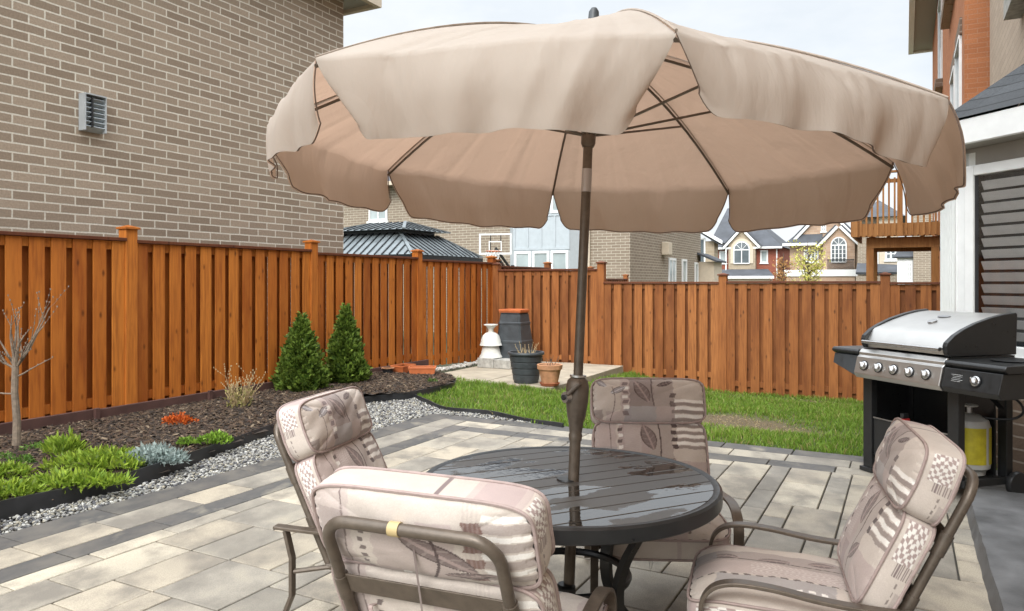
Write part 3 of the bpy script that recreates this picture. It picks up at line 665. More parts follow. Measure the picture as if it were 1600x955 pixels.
# left neighbour
QL = -8.3; PL = 9.6
t, o = plot('brick_house', 'large grey brown brick house wall rising above the left fence', 'house', QL, PL)
MB().mm((QL - 9, -6, -.4), (QL, PL, 6.28)).build('wall', 'brick_grey', t, off=o)
mb = MB(); e = .36
A = [(QL + e, PL + e, 6.28), (QL + e, -6.5, 6.28), (QL - 9 - e, -6.5, 6.28), (QL - 9 - e, PL + e, 6.28)]
mb.add(A + [(QL - 4.5, PL - 4.4, 9), (QL - 4.5, -2, 9)], [(0, 1, 5, 4), (1, 2, 5), (2, 3, 4, 5), (3, 0, 4)]); mb.build('roof', 'shingle_far', t, off=o)
mb = MB(); mb.mm((QL + .002, -6.4, 6.24), (QL + e, PL + e, 6.275)); mb.mm((QL - 9, PL + .002, 6.24), (QL, PL + e, 6.275)); mb.build('soffit', 'soffit', t, off=o)
mb = MB(); mb.mm((QL + e + .002, -6.4, 6.18), (QL + e + .09, PL + e + .09, 6.32)); mb.mm((QL - 9, PL + e + .002, 6.18), (QL + e, PL + e + .09, 6.32)); mb.build('gutter', 'beige_trim', t, off=o)
# vent on that wall
p_, z_ = onq(140, 180, QL)
v_, o = plot('wall_vent', 'grey louvred metal vent box fixed high on the left brick wall', 'vent', QL, p_, z_)
pa0 = p_ - .13; pa1 = p_ + .13
mb = MB(); mb.mm((QL + .003, pa0, z_ - .2), (QL + .03, pa1, z_ + .22)); mb.mm((QL + .03, pa0, z_ - .2), (QL + .12, pa0 + .015, z_ + .22)); mb.mm((QL + .03, pa1 - .015, z_ - .2), (QL + .12, pa1, z_ + .22)); mb.mm((QL + .03, pa0 + .015, z_ + .205), (QL + .135, pa1 - .015, z_ + .22)); mb.build('hood', 'vent_grey', v_, off=o)
mb = MB()
for i in range(7): mb.bar((QL + .07, pa0 + .016, z_ - .17 + i*.053), (QL + .07, pa1 - .016, z_ - .17 + i*.053), .09, .008, up=(-.6, 0, 1))
mb.build('louvres', 'panel_grey', v_, off=o)
MB().mm((QL + .04, p_ - .05, z_ - .16), (QL + .13, p_ - .035, z_ + .19)).build('divider', 'black_plastic', v_, off=o)
# middle neighbour
PM = 24.2; qa = -21.5; qb = -8.3; pe = 34.1
t, o = plot('brick_house', 'pale brown brick house with a grey panelled bay beyond the corner of the fences', 'house', qb, PM)
MB().mm((qa, PM, -1.5), (qb, pe, 5.45)).build('wall', 'brick_far', t, off=o)
mb = MB(); e = .5
A = [(qa - e, PM - e, 5.45), (qb + e, PM - e, 5.45), (qb + e, pe + e, 5.45), (qa - e, pe + e, 5.45)]
mb.add(A + [(qa + 4.5, (PM + pe)/2, 8.3), (qb - 4.5, (PM + pe)/2, 8.3)], [(0, 1, 5, 4), (1, 2, 5), (2, 3, 4, 5), (3, 0, 4), (3, 2, 1, 0)]); mb.build('roof', 'shingle_far', t, off=o)
mb = MB(); mb.mm((qa - e, PM - e - .09, 5.36), (qb + e, PM - e - .002, 5.52)); mb.mm((qb + e + .002, PM - e, 5.36), (qb + e + .09, pe + e, 5.52)); mb.build('gutter', 'beige_trim', t, off=o)
q0, z0 = onp(577, 346, PM); q1, z1 = onp(606, 306, PM); window(t, o, 'q', PM, q0, q1, z0, z1, -1, 1, 1, 'pane_pale', .08)
b0 = onp(797, 400, PM)[0]; b1 = onp(914, 400, PM)[0]; pf = PM - .45
bay = MB().prism([(b0, PM - .002, -.5), (b0 + .4, pf, -.5), (b1 - .4, pf, -.5), (b1, PM - .002, -.5)], (0, 0, 5.8)); bo = bay.build('bay', 'panel_grey', t, off=o)
zl0, zl1, zu0, zu1 = 1.35, 2.62, 3.95, 5.15
for zz0, zz1 in ((zl0, zl1), (zu0, zu1)):
    n = 3; wd = (b1 - b0 - .8)/n
    for i in range(n): window(t, o, 'q', pf, b0 + .4 + i*wd + .03, b0 + .4 + (i + 1)*wd - .03, zz0, zz1, -1, 0, 1, 'pane_pale', .09, sill=False)
mb = MB(); n = 4
for i in range(n + 1):
    x = b0 + .42 + i*(b1 - b0 - .84)/n; mb.mm((x - .035, pf - .022, 2.75), (x + .035, pf - .002, 3.85))
mb.mm((b0 + .38, pf - .026, 2.66), (b1 - .38, pf - .002, 2.745)); mb.mm((b0 + .38, pf - .026, 3.852), (b1 - .38, pf - .002, 3.94)); mb.build('panel_trim', 'panel_grey', bo, off=o)
mb = MB(); qx, _ = onp(921, 400, PM); mb.tube([(qx, PM - .05, -1), (qx, PM - .05, 5.4)], .045, 8); mb.build('downspout', 'beige_trim', t, off=o)
for u0, u1, vt in ((1044, 1055, 403), (1065, 1072, 405), (1085, 1090, 410)):
    p0, z1 = onq(u0, vt, qb); p1, _ = onq(u1, vt, qb); window(t, o, 'p', qb, p0, p1, z1 - 1.7, z1, 1, 1 if u0 < 1060 else 0, 1, 'pane_pale', .09, sill=False)
p0, z0 = onq(1036, 391, qb); MB().mm((qb + .003, p0 - .25, z0 - .2), (qb + .3, p0 + .25, z0 + .3)).build('vent_hood', 'beige_trim', t, bevel=.03, off=o)
p0, z0 = onq(1089, 398, qb); mb = MB(); slab_roof(mb, [(qb + .002, p0, z0 + .1), (qb + .9, p0, z0 - .28), (qb + .9, p0 + 2.0, z0 - .28), (qb + .002, p0 + 2.0, z0 + .1)], .08); mb.build('porch_roof', 'shingle_far', t, off=o)
mb = MB(); mb.mm((qb + .003, p0 + .25, -1.5), (qb + .7, p0 + 1.9, z0 - .32)); mb.build('porch', 'beige_trim', t, off=o)

# gazebo roof behind the fence
t, o = plot('garden_gazebo', 'metal roofed gazebo with a two tier grey ribbed roof behind the fence', 'gazebo', -13.3, 17.4)
def hip(mb, ms, c, hx, hy, z0, ix, iy, z1, seam=.24):
    q, p = c; A = [(q - hx, p - hy, z0), (q + hx, p - hy, z0), (q + hx, p + hy, z0), (q - hx, p + hy, z0)]; Bq = [(q - ix, p - iy, z1), (q + ix, p - iy, z1), (q + ix, p + iy, z1), (q - ix, p + iy, z1)]
    mb.add(A + Bq, [(0, 1, 5, 4), (1, 2, 6, 5), (2, 3, 7, 6), (3, 0, 4, 7), (4, 5, 6, 7), (3, 2, 1, 0)])
    def lift(P): return (P[0], P[1], P[2] + .012)
    for s_ in (-1, 1):
        k = int(2*hx/seam)
        for i in range(1, k):
            x = -hx + 2*hx*i/k; tt = min(1, (hx - abs(x))/(hx - ix)) if hx > ix else 1
            ms.bar(lift((q + x, p + s_*hy, z0)), lift((q + x, p + s_*(hy + (iy - hy)*tt), z0 + (z1 - z0)*tt)), .035, .03)
        k = int(2*hy/seam)
        for i in range(1, k):
            y = -hy + 2*hy*i/k; tt = min(1, (hy - abs(y))/(hy - iy)) if hy > iy else 1
            ms.bar(lift((q + s_*hx, p + y, z0)), lift((q + s_*(hx + (ix - hx)*tt), p + y, z0 + (z1 - z0)*tt)), .035, .03)
    return [MB().bar(lift(a), lift(b), .09, .04) for a, b in zip(A, Bq)]
for nm, args in (('lower_roof', ((-13.3, 17.4), 2.1, 1.8, 2.24, 1.05, .9, 2.87)), ('upper_roof', ((-13.3, 17.4), 1.35, 1.15, 2.96, .6, .06, 3.24))):
    a, b = MB(), MB(); h_ = hip(a, b, *args); ro = a.build(nm, 'roof_metal', t, off=o); b.build('seams', 'roof_seam', ro, off=o); [k_.build('hip_cap', 'roof_metal', ro, off=o) for k_ in h_]
mb = MB(); mb.mm((-14.3, 16.55, 2.85), (-12.3, 18.25, 2.96)); mb.build('vent_gap', 'roof_seam', t, off=o)
mb = MB(); mb.mm((-15.4, 15.6, 2.12), (-11.2, 19.2, 2.225)); mb.build('beam', 'roof_seam', t, off=o)
for x in (-15.1, -11.5):
    for y in (15.9, 18.9): MB().mm((x - .06, y - .06, -.4), (x + .06, y + .06, 2.118)).build('post', 'roof_seam', t, off=o)
# basketball hoop
X0, Y0 = (774 - 800)/1155*22.5, 22.5; q0, p0 = PQ(X0, Y0); k = 22.5/1155
t = thing('basketball_hoop', 'clear basketball backboard with orange rim and white net behind the fence', 'basketball hoop', (X0, Y0, -.4), -.2)
zb_, zt_ = HC + (440 - 398)*k + .4, HC + (440 - 365)*k + .4; hw = 26*k
MB().mm((-hw + .03, -.01, zb_ + .03), (hw - .03, .01, zt_ - .03)).build('backboard', 'clear', t)
mb = MB(); mb.mm((-hw, -.02, zb_), (hw, .02, zb_ + .06)); mb.mm((-hw, -.02, zt_ - .05), (hw, .02, zt_)); mb.mm((-hw, -.02, zb_ + .06), (-hw + .05, .02, zt_ - .05)); mb.mm((hw - .05, -.02, zb_ + .06), (hw, .02, zt_ - .05))
for z in (zb_ + .1, zb_ + .38): mb.mm((-.2, -.025, z), (.2, -.011, z + .03))
for x in (-.2, .17): mb.mm((x, -.025, zb_ + .13), (x + .03, -.011, zb_ + .38))
mb.build('board_frame', 'white', t)
mb = MB()
for x in (-.17, .15): mb.mm((x, .021, zb_ + .05), (x + .025, .04, zt_ - .05))
mb.bar((0, .03, zb_ + .2), (.35, .9, zb_ - .5), .06, .06); mb.bar((0, .03, zb_ + .02), (.35, .9, zb_ - .75), .06, .06); mb.bar((.35, .95, 0), (.35, .95, zb_ - .3), .1, .1); mb.build('support_arm', 'black_metal', t)
MB().tube([(.0 + .22*math.cos(a), -.3 + .22*math.sin(a), zb_ + .09) for a in np.linspace(0, 2*math.pi, 20, endpoint=False)], .014, 6, True).build('rim', 'orange_plastic', t)
mb = MB()
for a in np.linspace(0, 2*math.pi, 12, endpoint=False):
    for s_ in (-.5, .5): mb.tube([(.22*math.cos(a), -.3 + .22*math.sin(a), zb_ + .08), (.16*math.cos(a + s_*.6), -.3 + .16*math.sin(a + s_*.6), zb_ - .12), (.12*math.cos(a + s_), -.3 + .12*math.sin(a + s_), zb_ - .3)], .008, 4)
mb.build('net', 'white', t)

# far houses: facades on planes p = const, everything placed by its own size and extruded back
def tri_gable(t, o, p, qm, hw, z0, z1, wall_m, proud, back=3.0, over=.35, trim='white'):
    MB().prism([(qm - hw, p - proud, z0), (qm + hw, p - proud, z0), (qm, p - proud, z1)], (0, back, 0)).build('gable', wall_m, t, off=o)
    mb = MB(); sl = (z1 - z0)/hw
    for s_ in (-1, 1):
        a = Vector((qm + s_*(hw + over), p - proud - .25, z0 - over*sl)); b = Vector((qm, p - proud - .25, z1)); n_ = Vector((s_*sl, 0, 1)).normalized()
        mb.prism([a + n_*.02, b + n_*.02, b + n_*.22, a + n_*.22], (0, .2, 0))
    mb.build('barge_board', trim, t, off=o)
    mb = MB()
    for s_ in (-1, 1):
        a = Vector((qm + s_*(hw + over), p - proud - .24, z0 - over*sl)); b = Vector((qm, p - proud - .24, z1)); n_ = Vector((s_*sl, 0, 1)).normalized()
        mb.prism([a + n_*.225, b + n_*.225, b + n_*.35, a + n_*.35], (0, back + .2, 0))
    mb.build('gable_roof', 'shingle_far', t, off=o)
def arch_window(t, o, p, qm, hw, z0, z1, rise, trim='white', bars=1, rows=2, sur=None):
    n = 12; out = [(qm - hw, z0), (qm + hw, z0)] + [(qm + hw*math.cos(a), z1 + rise*math.sin(a)) for a in np.linspace(0, math.pi, n)]
    if sur:
        k = .32; so_ = [(qm - hw - k, z0), (qm + hw + k, z0)] + [(qm + (hw + k)*math.cos(a), z1 + (rise + k)*math.sin(a)) for a in np.linspace(0, math.pi, n)]
        MB().prism([(q, p - .06, z) for q, z in so_], (0, .055, 0)).build('surround', sur, t, off=o)
    wn = MB().prism([(q, p - .09, z) for q, z in out], (0, .025, 0)).build('window', 'pane', t, off=o)
    mb = MB(); f = .09
    for i in range(len(out)):
        a, b = out[i], out[(i + 1) % len(out)]; mb.bar((a[0], p - .11, a[1]), (b[0], p - .11, b[1]), f, .06, up=(0, 1, 0))
    mb.bar((qm - hw, p - .108, z1), (qm + hw, p - .108, z1), f, .05, up=(0, 1, 0))
    for i in range(1, bars + 1): x = qm - hw + 2*hw*i/(bars + 1); mb.bar((x, p - .105, z0), (x, p - .105, z1), f*.8, .05, up=(0, 1, 0))
    for i in range(1, rows): z = z0 + (z1 - z0)*i/rows; mb.bar((qm - hw, p - .103, z), (qm + hw, p - .103, z), f*.35, .03, up=(0, 1, 0))
    for a in (.25*math.pi, .5*math.pi, .75*math.pi): mb.bar((qm, p - .102, z1), (qm + hw*math.cos(a), p - .102, z1 + rise*math.sin(a)), f*.4, .03, up=(0, 1, 0))
    mb.build('frame', trim, wn, off=o)
p = 72.0
t, o = plot('brick_house', 'far red brick house with dark roof and one pale stone gable over an arched window', 'house', onp(1160, 400, p)[0], p, -2)
q0, z0 = onp(1113, 386, p); q1, ze = onp(1218, 386, p); zr = onp(1160, 333, p)[1]; zg = -2.5
MB().mm((q0, p, zg), (q1, p + 10, ze)).build('wall', 'brick_red', t, off=o)
mb = MB(); mb.add([(q0 - .4, p - .5, ze), (q1 + .3, p - .5, ze), (q1 + .3, p + 10.5, ze), (q0 - .4, p + 10.5, ze), (q0 + .4, p + 5, zr + 1.0), (q1 - 4.2, p + 5, zr + 1.0)], [(0, 1, 5, 4), (1, 2, 5), (2, 3, 4, 5), (3, 0, 4), (3, 2, 1, 0)]); mb.build('roof', 'shingle_far', t, off=o)
mb = MB(); mb.mm((q0 - .4, p - .62, ze - .14), (q1 + .3, p - .502, ze + .04)); mb.build('fascia', 'white', t, off=o)
qm, zt = onp(1161, 361, p); hw = abs(onp(1138, 400, p)[0] - qm)*.9; zs = onp(1161, 383, p)[1]; zl = onp(1161, 419, p)[1]
MB().mm((qm - hw, p - .6, zg), (qm + hw, p - .002, zs)).build('stone_bay', 'stone', t, off=o)
tri_gable(t, o, p, qm, hw, zs + .002, zt, 'stone', .6)
hw2 = abs(onp(1149, 400, p)[0] - qm); arch_window(t, o, p - .6, qm, hw2, onp(1160, 412, p)[1], onp(1160, 391, p)[1], .75, bars=1, rows=1, sur='beige_trim')
for u0, u1 in ((1124, 1136), (1188, 1200)): window(t, o, 'q', p, onp(u0, 0, p)[0], onp(u1, 0, p)[0], onp(1190, 411, p)[1], onp(1190, 391, p)[1], -1, 0, 1, 'pane_pale', .12)
a0 = onp(1112, 0, p)[0]; a1 = onp(1216, 0, p)[0]; zc = onp(1160, 421, p)[1]; zd = onp(1160, 432, p)[1]
mb = MB(); slab_roof(mb, [(a0, p - 2.4, zd), (a1, p - 2.4, zd), (a1 - .8, p - .62, zc), (a0, p - .62, zc)], .15); mb.build('lower_roof', 'shingle_far', t, off=o)
MB().mm((a0, p - 2.55, zd - .22), (a1, p - 2.402, zd + .02)).build('fascia', 'white', t, off=o)
MB().mm((a0 + .2, p - 2.2, zg), (a1 - .4, p - .61, zd - .16)).build('porch', 'beige_trim', t, off=o)
mb = MB(); qd = onp(1137, 0, p)[0]; mb.tube([(qd, p - .75, zd), (qd, p - .75, ze)], .06, 6); qd = onp(1214, 0, p)[0]; mb.tube([(qd, p - .1, zg), (qd, p - .1, ze - .2)], .06, 6); mb.build('downspout', 'white', t, off=o)
# pale stone end house at left of it
p = 52.0
t, o = plot('stone_house', 'corner of a pale stone house with a dark gable roof beside the far red house', 'house', onp(1105, 400, p)[0], p, -2)
q0 = onp(1090, 0, p)[0]; q1 = onp(1116, 0, p)[0]; ze = onp(1105, 377, p)[1]
MB().mm((q0 - 1.5, p, -2.5), (q1, p + 1.2, ze)).build('wall', 'stone', t, off=o)
mb = MB(); slab_roof(mb, [(q0 - 1.5, p - .4, ze + 1.9), (q1 + .45, p - .4, ze - .1), (q1 + .45, p + 1.5, ze - .1), (q0 - 1.5, p + 1.5, ze + 1.9)], .18); mb.build('roof', 'shingle_far', t, off=o)
mb = MB(); a = Vector((q0 - 1.5, p - .55, ze + 1.75)); b = Vector((q1 + .65, p - .55, ze - .25)); mb.prism([a, b, b + Vector((0, 0, .25)), a + Vector((0, 0, .25))], (0, .14, 0)); mb.build('barge_board', 'white', t, off=o)
window(t, o, 'q', p, q0 + .05, q0 + .55, onp(1100, 412, p)[1], onp(1100, 372, p)[1], -1, 0, 1, 'pane', .1)
# stone house with twin gables
p = 66.0
t, o = plot('stone_house', 'far brown stone house with twin white edged gables and a tall arched window', 'house', onp(1285, 400, p)[0], p, -2)
q0, ze = onp(1234, 381, p); q1, _ = onp(1338, 381, p)
MB().mm((q0, p, -2.5), (q1, p + 9, ze)).build('wall', 'stone_pink', t, off=o)
qm, zt = onp(1290, 338, p); hw = abs(onp(1236, 380, p)[0] - qm)*.93
tri_gable(t, o, p, qm, hw, ze + .002, zt + .5, 'stone_pink', .1, 8.0)
window(t, o, 'q', p - .1, onp(1283, 0, p)[0], onp(1291, 0, p)[0], onp(1290, 362, p)[1], onp(1290, 350, p)[1], -1, 1, 2, 'pane', .1)
qm2, zt2 = onp(1312, 357, p); hw3 = abs(onp(1285, 380, p)[0] - qm2)*.9
MB().mm((qm2 - hw3, p - .9, -2.5), (qm2 + hw3, p - .102, ze - .1)).build('stone_bay', 'stone_pink', t, off=o)
tri_gable(t, o, p, qm2, hw3, ze - .098, zt2, 'stone_pink', .9)
arch_window(t, o, p - .9, qm2, abs(onp(1300.5, 0, p)[0] - qm2), onp(1312, 410, p)[1], onp(1312, 384, p)[1], .62, bars=3, rows=4)
window(t, o, 'q', p, onp(1256, 0, p)[0], onp(1279, 0, p)[0], onp(1266, 410, p)[1], onp(1266, 390, p)[1], -1, 3, 3, 'pane', .12)
mb = MB(); slab_roof(mb, [(q0 - .4, p - .6, ze - .05), (qm2 - hw3 - .1, p - .6, ze - .05), (qm2 - hw3 - .1, p - .105, ze + .75), (q0 + .5, p - .105, ze + .75)], .1); mb.build('eave_roof', 'shingle_far', t, off=o)
mb = MB(); mb.mm((q0 - .5, p - .72, ze - .2), (qm2 - hw3 - .2, p - .602, ze)); zf_ = onp(1290, 422, p)[1]; zf2 = onp(1290, 432, p)[1]; mb.mm((q0 - .2, p - 2.0, zf2), (q1 + .2, p - 1.0, zf_)); mb.build('fascia', 'white', t, off=o)
mb = MB()
for x in np.linspace(onp(1296, 0, p)[0], onp(1336, 0, p)[0], 26): mb.mm((x - .02, p - 1.6, zf_ + .002), (x + .02, p - 1.56, zf_ + .75))
mb.mm((onp(1295, 0, p)[0], p - 1.62, zf_ + .752), (onp(1337, 0, p)[0], p - 1.54, zf_ + .82)); mb.build('balcony_rail', 'black_metal', t, off=o)
MB().mm((q0, p - 1.9, -2.5), (q1, p - 1.002, zf2 - .003)).build('porch', 'stone_pink', t, off=o)
# pale houses under the deck
p = 58.0
t, o = plot('row_house', 'far cream sided house with white windows seen below the wooden deck', 'house', onp(1375, 400, p)[0], p, -2)
q0 = onp(1340, 0, p)[0]; q1 = onp(1402, 0, p)[0]; qs_ = onp(1374, 0, p)[0]; zt = onp(1370, 340, p)[1]
MB().mm((q0, p, -2.5), (qs_, p + 8, zt)).build('wall', 'brick_far', t, off=o); MB().mm((qs_, p - .3, -2.5), (q1, p + 8, zt)).build('wall', 'beige_trim', t, off=o)
mb = MB(); mb.add([(q0 - .5, p - .7, zt), (q1 + .5, p - .7, zt), (q1 + .5, p + 8, zt), (q0 - .5, p + 8, zt), ((q0 + q1)/2, p + 4, zt + 1.6)], [(0, 1, 4), (1, 2, 4), (2, 3, 4), (3, 0, 4), (3, 2, 1, 0)]); mb.build('roof', 'shingle_far', t, off=o)
window(t, o, 'q', p, onp(1364, 0, p)[0], onp(1373, 0, p)[0], onp(1366, 416, p)[1], onp(1366, 387, p)[1], -1, 0, 2, 'pane', .12)
window(t, o, 'q', p - .3, onp(1383, 0, p)[0], onp(1401, 0, p)[0], onp(1390, 407, p)[1], onp(1390, 387, p)[1], -1, 1, 2, 'pane', .12)
mb = MB(); slab_roof(mb, [(q0, p - 2.2, onp(1370, 426, p)[1]), (q1, p - 2.2, onp(1370, 426, p)[1]), (q1, p - .32, onp(1370, 414, p)[1]), (q0, p - .32, onp(1370, 411, p)[1])], .15); mb.build('lower_roof', 'shingle_far', t, off=o)
mb = MB(); mb.mm((q0, p - 2.1, -2.5), (q1, p - .7, onp(1370, 428, p)[1] - .16)); mb.build('porch', 'brick_far', t, off=o)
p = 46.0
t, o = plot('row_house', 'far grey brick house with a white bay window close to the right fence end', 'house', onp(1430, 400, p)[0], p, -2)
q0 = onp(1427, 0, p)[0]; q1 = q0 + 4; zt = onp(1430, 330, p)[1]
MB().mm((q0, p, -2.5), (q1, p + 8, zt)).build('wall', 'brick_far', t, off=o)
qb0 = onp(1402, 0, p)[0]; zb1 = onp(1415, 401, p)[1]
MB().mm((qb0, p + .3, -2.5), (q0 - .003, p + 4, zb1)).build('bay', 'white', t, off=o)
mb = MB(); slab_roof(mb, [(qb0 - .2, p + .1, zb1 + .002), (q0 - .004, p + .1, zb1 + .002), (q0 - .004, p + 1.5, zb1 + .7), (qb0 + .2, p + 1.5, zb1 + .7)], .1); mb.build('bay_roof', 'shingle_far', t, off=o)
window(t, o, 'q', p + .3, onp(1416, 0, p)[0], onp(1426, 0, p)[0], onp(1415, 440, p)[1], onp(1415, 409, p)[1], -1, 1, 4, 'pane', .1)
# tall orange house and its deck
QO = .8
t, o = plot('brick_house', 'tall orange brick house with brown window sills beyond the right end of the fence', 'house', QO, 14, -1)
MB().mm((QO, 13.2, -1.5), (QO + 8, 28.0, 9.35)).build('wall', 'brick_orange', t, off=o)
mb = MB(); mb.mm((QO - .55, 12.9, 9.353), (QO + 8, 28.6, 9.42)); mb.build('soffit', 'soffit', t, off=o)
mb = MB(); mb.mm((QO - .7, 12.8, 9.30), (QO - .552, 28.75, 9.5)); mb.mm((QO - .55, 28.602, 9.30), (QO + 8, 28.75, 9.5)); mb.build('gutter', 'white', t, off=o)
mb = MB(); mb.add([(QO - .55, 12.9, 9.5), (QO + 8, 12.9, 9.5), (QO + 8, 28.6, 9.5), (QO - .55, 28.6, 9.5), (QO + 4, 17, 12), (QO + 4, 24, 12)], [(0, 1, 4), (1, 2, 5, 4), (2, 3, 5), (3, 0, 4, 5)]); mb.build('roof', 'shingle_far', t, off=o)
for pa, pb, za, zb_ in ((13.8, 14.9, 4.1, 5.4), (15.3, 16.4, 4.1, 5.3), (20.6, 22.4, 6.4, 8.6), (15.6, 17.4, 6.9, 8.8), (23.5, 25, 3.2, 5.2)):
    wn = MB().mm((QO - .01, pa, za), (QO - .001, pb, zb_)).build('window', 'pane', t, off=o)
    mb = MB()
    for a, b in ((pa - .05, pa), (pb, pb + .05)): mb.mm((QO - .04, a, za), (QO - .001, b, zb_))
    mb.mm((QO - .05, pa - .05, zb_ + .002), (QO - .001, pb + .05, zb_ + .06)); mb.build('frame', 'white', wn, off=o)
    MB().mm((QO - .16, pa - .15, za - .2), (QO - .001, pb + .15, za - .002)).build('sill', 'brick_base', wn, off=o)
    MB().mm((QO - .035, pa - .12, zb_ + .062), (QO - .001, pb + .12, zb_ + .32)).build('lintel', 'brick_base', wn, off=o)
pD = 17.0; qd0, zd = onp(1332, 371, pD); qd1 = QO - .01; zr = 3.6
t, o = plot('raised_deck', 'stained wooden deck with baluster railing raised on posts beyond the right fence end', 'deck', 0, pD)
def wb(name, a, b, par=t): return MB().mm(a, b, 0, rc()).build(name, 'deck_wood', par, off=o)
wb('rim_board', (qd0, pD, zd), (qd1, pD + .045, zd + .27)); wb('rim_board', (qd0, pD + .046, zd), (qd0 + .045, pD + 3, zd + .27)); wb('floor', (qd0 + .046, pD + .046, zd + .21), (qd1, pD + 3, zd + .25)); wb('beam', (qd0 + .25, pD + .25, zd - .22), (qd1, pD + .35, zd - .002)); wb('beam', (qd0 + .25, pD + 2.6, zd - .22), (qd1, pD + 2.7, zd - .002))
mb = MB()
for i in range(5): mb.mm((qd0 + .3 + i*.33, pD + .05, zd + .01), (qd0 + .34 + i*.33, pD + 2.9, zd + .2), 0, rc())
mb.build('joists', 'deck_wood', t, off=o)
for a, b in ((qd0 + .32, pD + .3), (qd1 - .25, pD + .3), (qd0 + .32, pD + 2.65)): wb('post', (a - .07, b - .07, -1), (a + .07, b + .07, zd - .222))
for a in (qd0 + .05, (qd0 + qd1)/2): wb('newel', (a - .05, pD - .09, zd), (a + .05, pD - .002, zd + 1.3))
nb = 15
for i in range(nb):
    a = qd0 + .16 + i*(qd1 - qd0 - .2)/nb; wb('baluster', (a - .018, pD - .038, zd + .02), (a + .018, pD - .002, zd + 1.2))
for i in range(18): b = pD + .1 + i*.16; wb('baluster', (qd0 - .038, b - .018, zd + .02), (qd0 - .002, b + .018, zd + 1.2))
wb('handrail', (qd0 - .06, pD - .1, zd + 1.302), (qd1, pD + .03, zd + 1.34)); wb('handrail', (qd0 - .06, pD + .031, zd + 1.302), (qd0 + .06, pD + 3, zd + 1.34))
wb('rail', (qd0 - .002, pD - .001, zd + 1.1), (qd1, pD + .03, zd + 1.18))

# own house at the right
t, o = plot('brick_house', 'own house at the right edge with white siding bay, shuttered window and grey shingle roof', 'house', QH, 7)
MB().mm((QH, -3, -.5), (QH + 7, 12.9, 9.0)).build('wall', 'brick_tan', t, off=o)
B0, B1 = (.42, 7.47), (.42, 11.0); r = QH - .42
foot = [B0, (QH - .002, 7.47 - r), (QH - .002, 11.0 + r), B1]
zbk, ztp = .86, 2.62
MB().prism([(q, p, -.4) for q, p in foot], (0, 0, zbk + .4)).build('bay_base', 'brick_base', t, off=o)
MB().prism([(q, p, zbk + .002) for q, p in foot], (0, 0, ztp - zbk)).build('bay', 'siding', t, off=o)
mb = MB(); y = 7.60
while y < 10.95: mb.mm((.385, y, zbk + .01), (.418, y + .045, ztp)); y += .42
mb.build('battens', 'siding', t, off=o)
mb = MB(); mb.mm((.388, 7.45, zbk - .04), (.417, 7.56, ztp)); mb.build('corner_trim', 'white', t, off=o)
dB = Vector((1, -1, 0)).normalized(); nB = Vector((-1, -1, 0)).normalized()      # along the angled face, and outward
rotB = Matrix((dB, nB, Vector((0, 0, 1)))).transposed(); base = Vector((.42, 7.47, 0))
def fb(s0, s1, d0, d1, z0, z1): 
    c = base + dB*(s0 + s1)/2 + nB*(d0 + d1)/2 + Vector((0, 0, (z0 + z1)/2)); return c, (s1 - s0, abs(d1 - d0), z1 - z0), rotB
mb = MB(); mb.box(*fb(.0, .085, .002, .03, zbk - .04, ztp)); mb.build('corner_trim', 'white', t, off=o)
w0, w1, wz0, wz1 = .12, .94, .93, 2.50
wn = MB().box(*fb(w0 + .02, w1, .003, .008, wz0 + .02, wz1 - .02)).build('window', 'dark_grey_plastic', t, off=o)
mb = MB(); f_ = .085
mb.box(*fb(w0, w0 + f_, .002, .09, wz0, wz1)); mb.box(*fb(w0 + f_, w1, .002, .09, wz1 - f_, wz1)); mb.box(*fb(w0 + f_, w1, .002, .09, wz0, wz0 + f_)); mb.build('frame', 'white', wn, bevel=.008, off=o)
mb = MB(); mb.box(*fb(w0 + f_, w0 + f_ + .035, .01, .07, wz0 + f_, wz1 - f_)); mb.build('sash', 'black_plastic', wn, off=o)
mb = MB(); z = wz0 + f_ + .04
while z < wz1 - f_ - .03:
    c, s_, r_ = fb(w0 + f_ + .05, w1, .012, .020, z, z + .074)
    mb.box(c + nB*.026, s_, rotB @ Matrix.Rotation(R(-24), 3, 'X')); z += .095
mb.build('louvres', 'louvre_grey', wn, off=o)
MB().box(*fb(w0 + f_ + .036, w1, .066, .070, wz0 + f_, wz1 - f_)).build('pane', 'clear', wn, off=o)
mb = MB(); mb.box(*fb(w0 - .04, w1, .002, .12, wz0 - .07, wz0 - .003)); mb.build('sill', 'white', wn, bevel=.008, off=o)
ov = .30; k_ = ov*math.tan(R(22.5))
E = [(.37, 7.47 - .346), (QH, 7.47 - .396 - r), (QH, 11.0 + r + .07), (.37, 11.02)]
ze = 2.66
MB().prism([(q, p, ze) for q, p in E], (0, 0, .03)).build('soffit', 'soffit', t, off=o)
mb = MB()
for a, b in ((E[0], E[1]), (E[0], E[3]), (E[3], E[2])):
    mb.bar((a[0], a[1], ze + .09), (b[0], b[1], ze + .09), .05, .20)
mb.build('fascia', 'white', t, bevel=.006, off=o)
fr = MB(); fr.prism([(q*.0 + q + (.07 if i in (0, 3) else 0), p, ze - .16) for i, (q, p) in enumerate([(.385, 7.44), (QH - .003, 7.44 - r - .01), (QH - .003, 11.03 + r), (.385, 11.03)])], (0, 0, .158)); fr.build('frieze', 'soffit', t, off=o)
zt_ = ze + .205; zw = zt_ + .60
mb = MB(); I = [(QH - .003, 7.62), (QH - .003, 10.85)]
mb.add([(E[0][0] - .04, E[0][1] - .02, zt_), (E[1][0], E[1][1] - .05, zt_), (I[0][0], I[0][1], zw), (I[1][0], I[1][1], zw), (E[2][0], E[2][1] + .05, zt_), (E[3][0] - .04, E[3][1] + .02, zt_)],
       [(0, 1, 2), (0, 2, 3, 5), (5, 3, 4)]); mb.build('bay_roof', 'shingle', t, off=o)
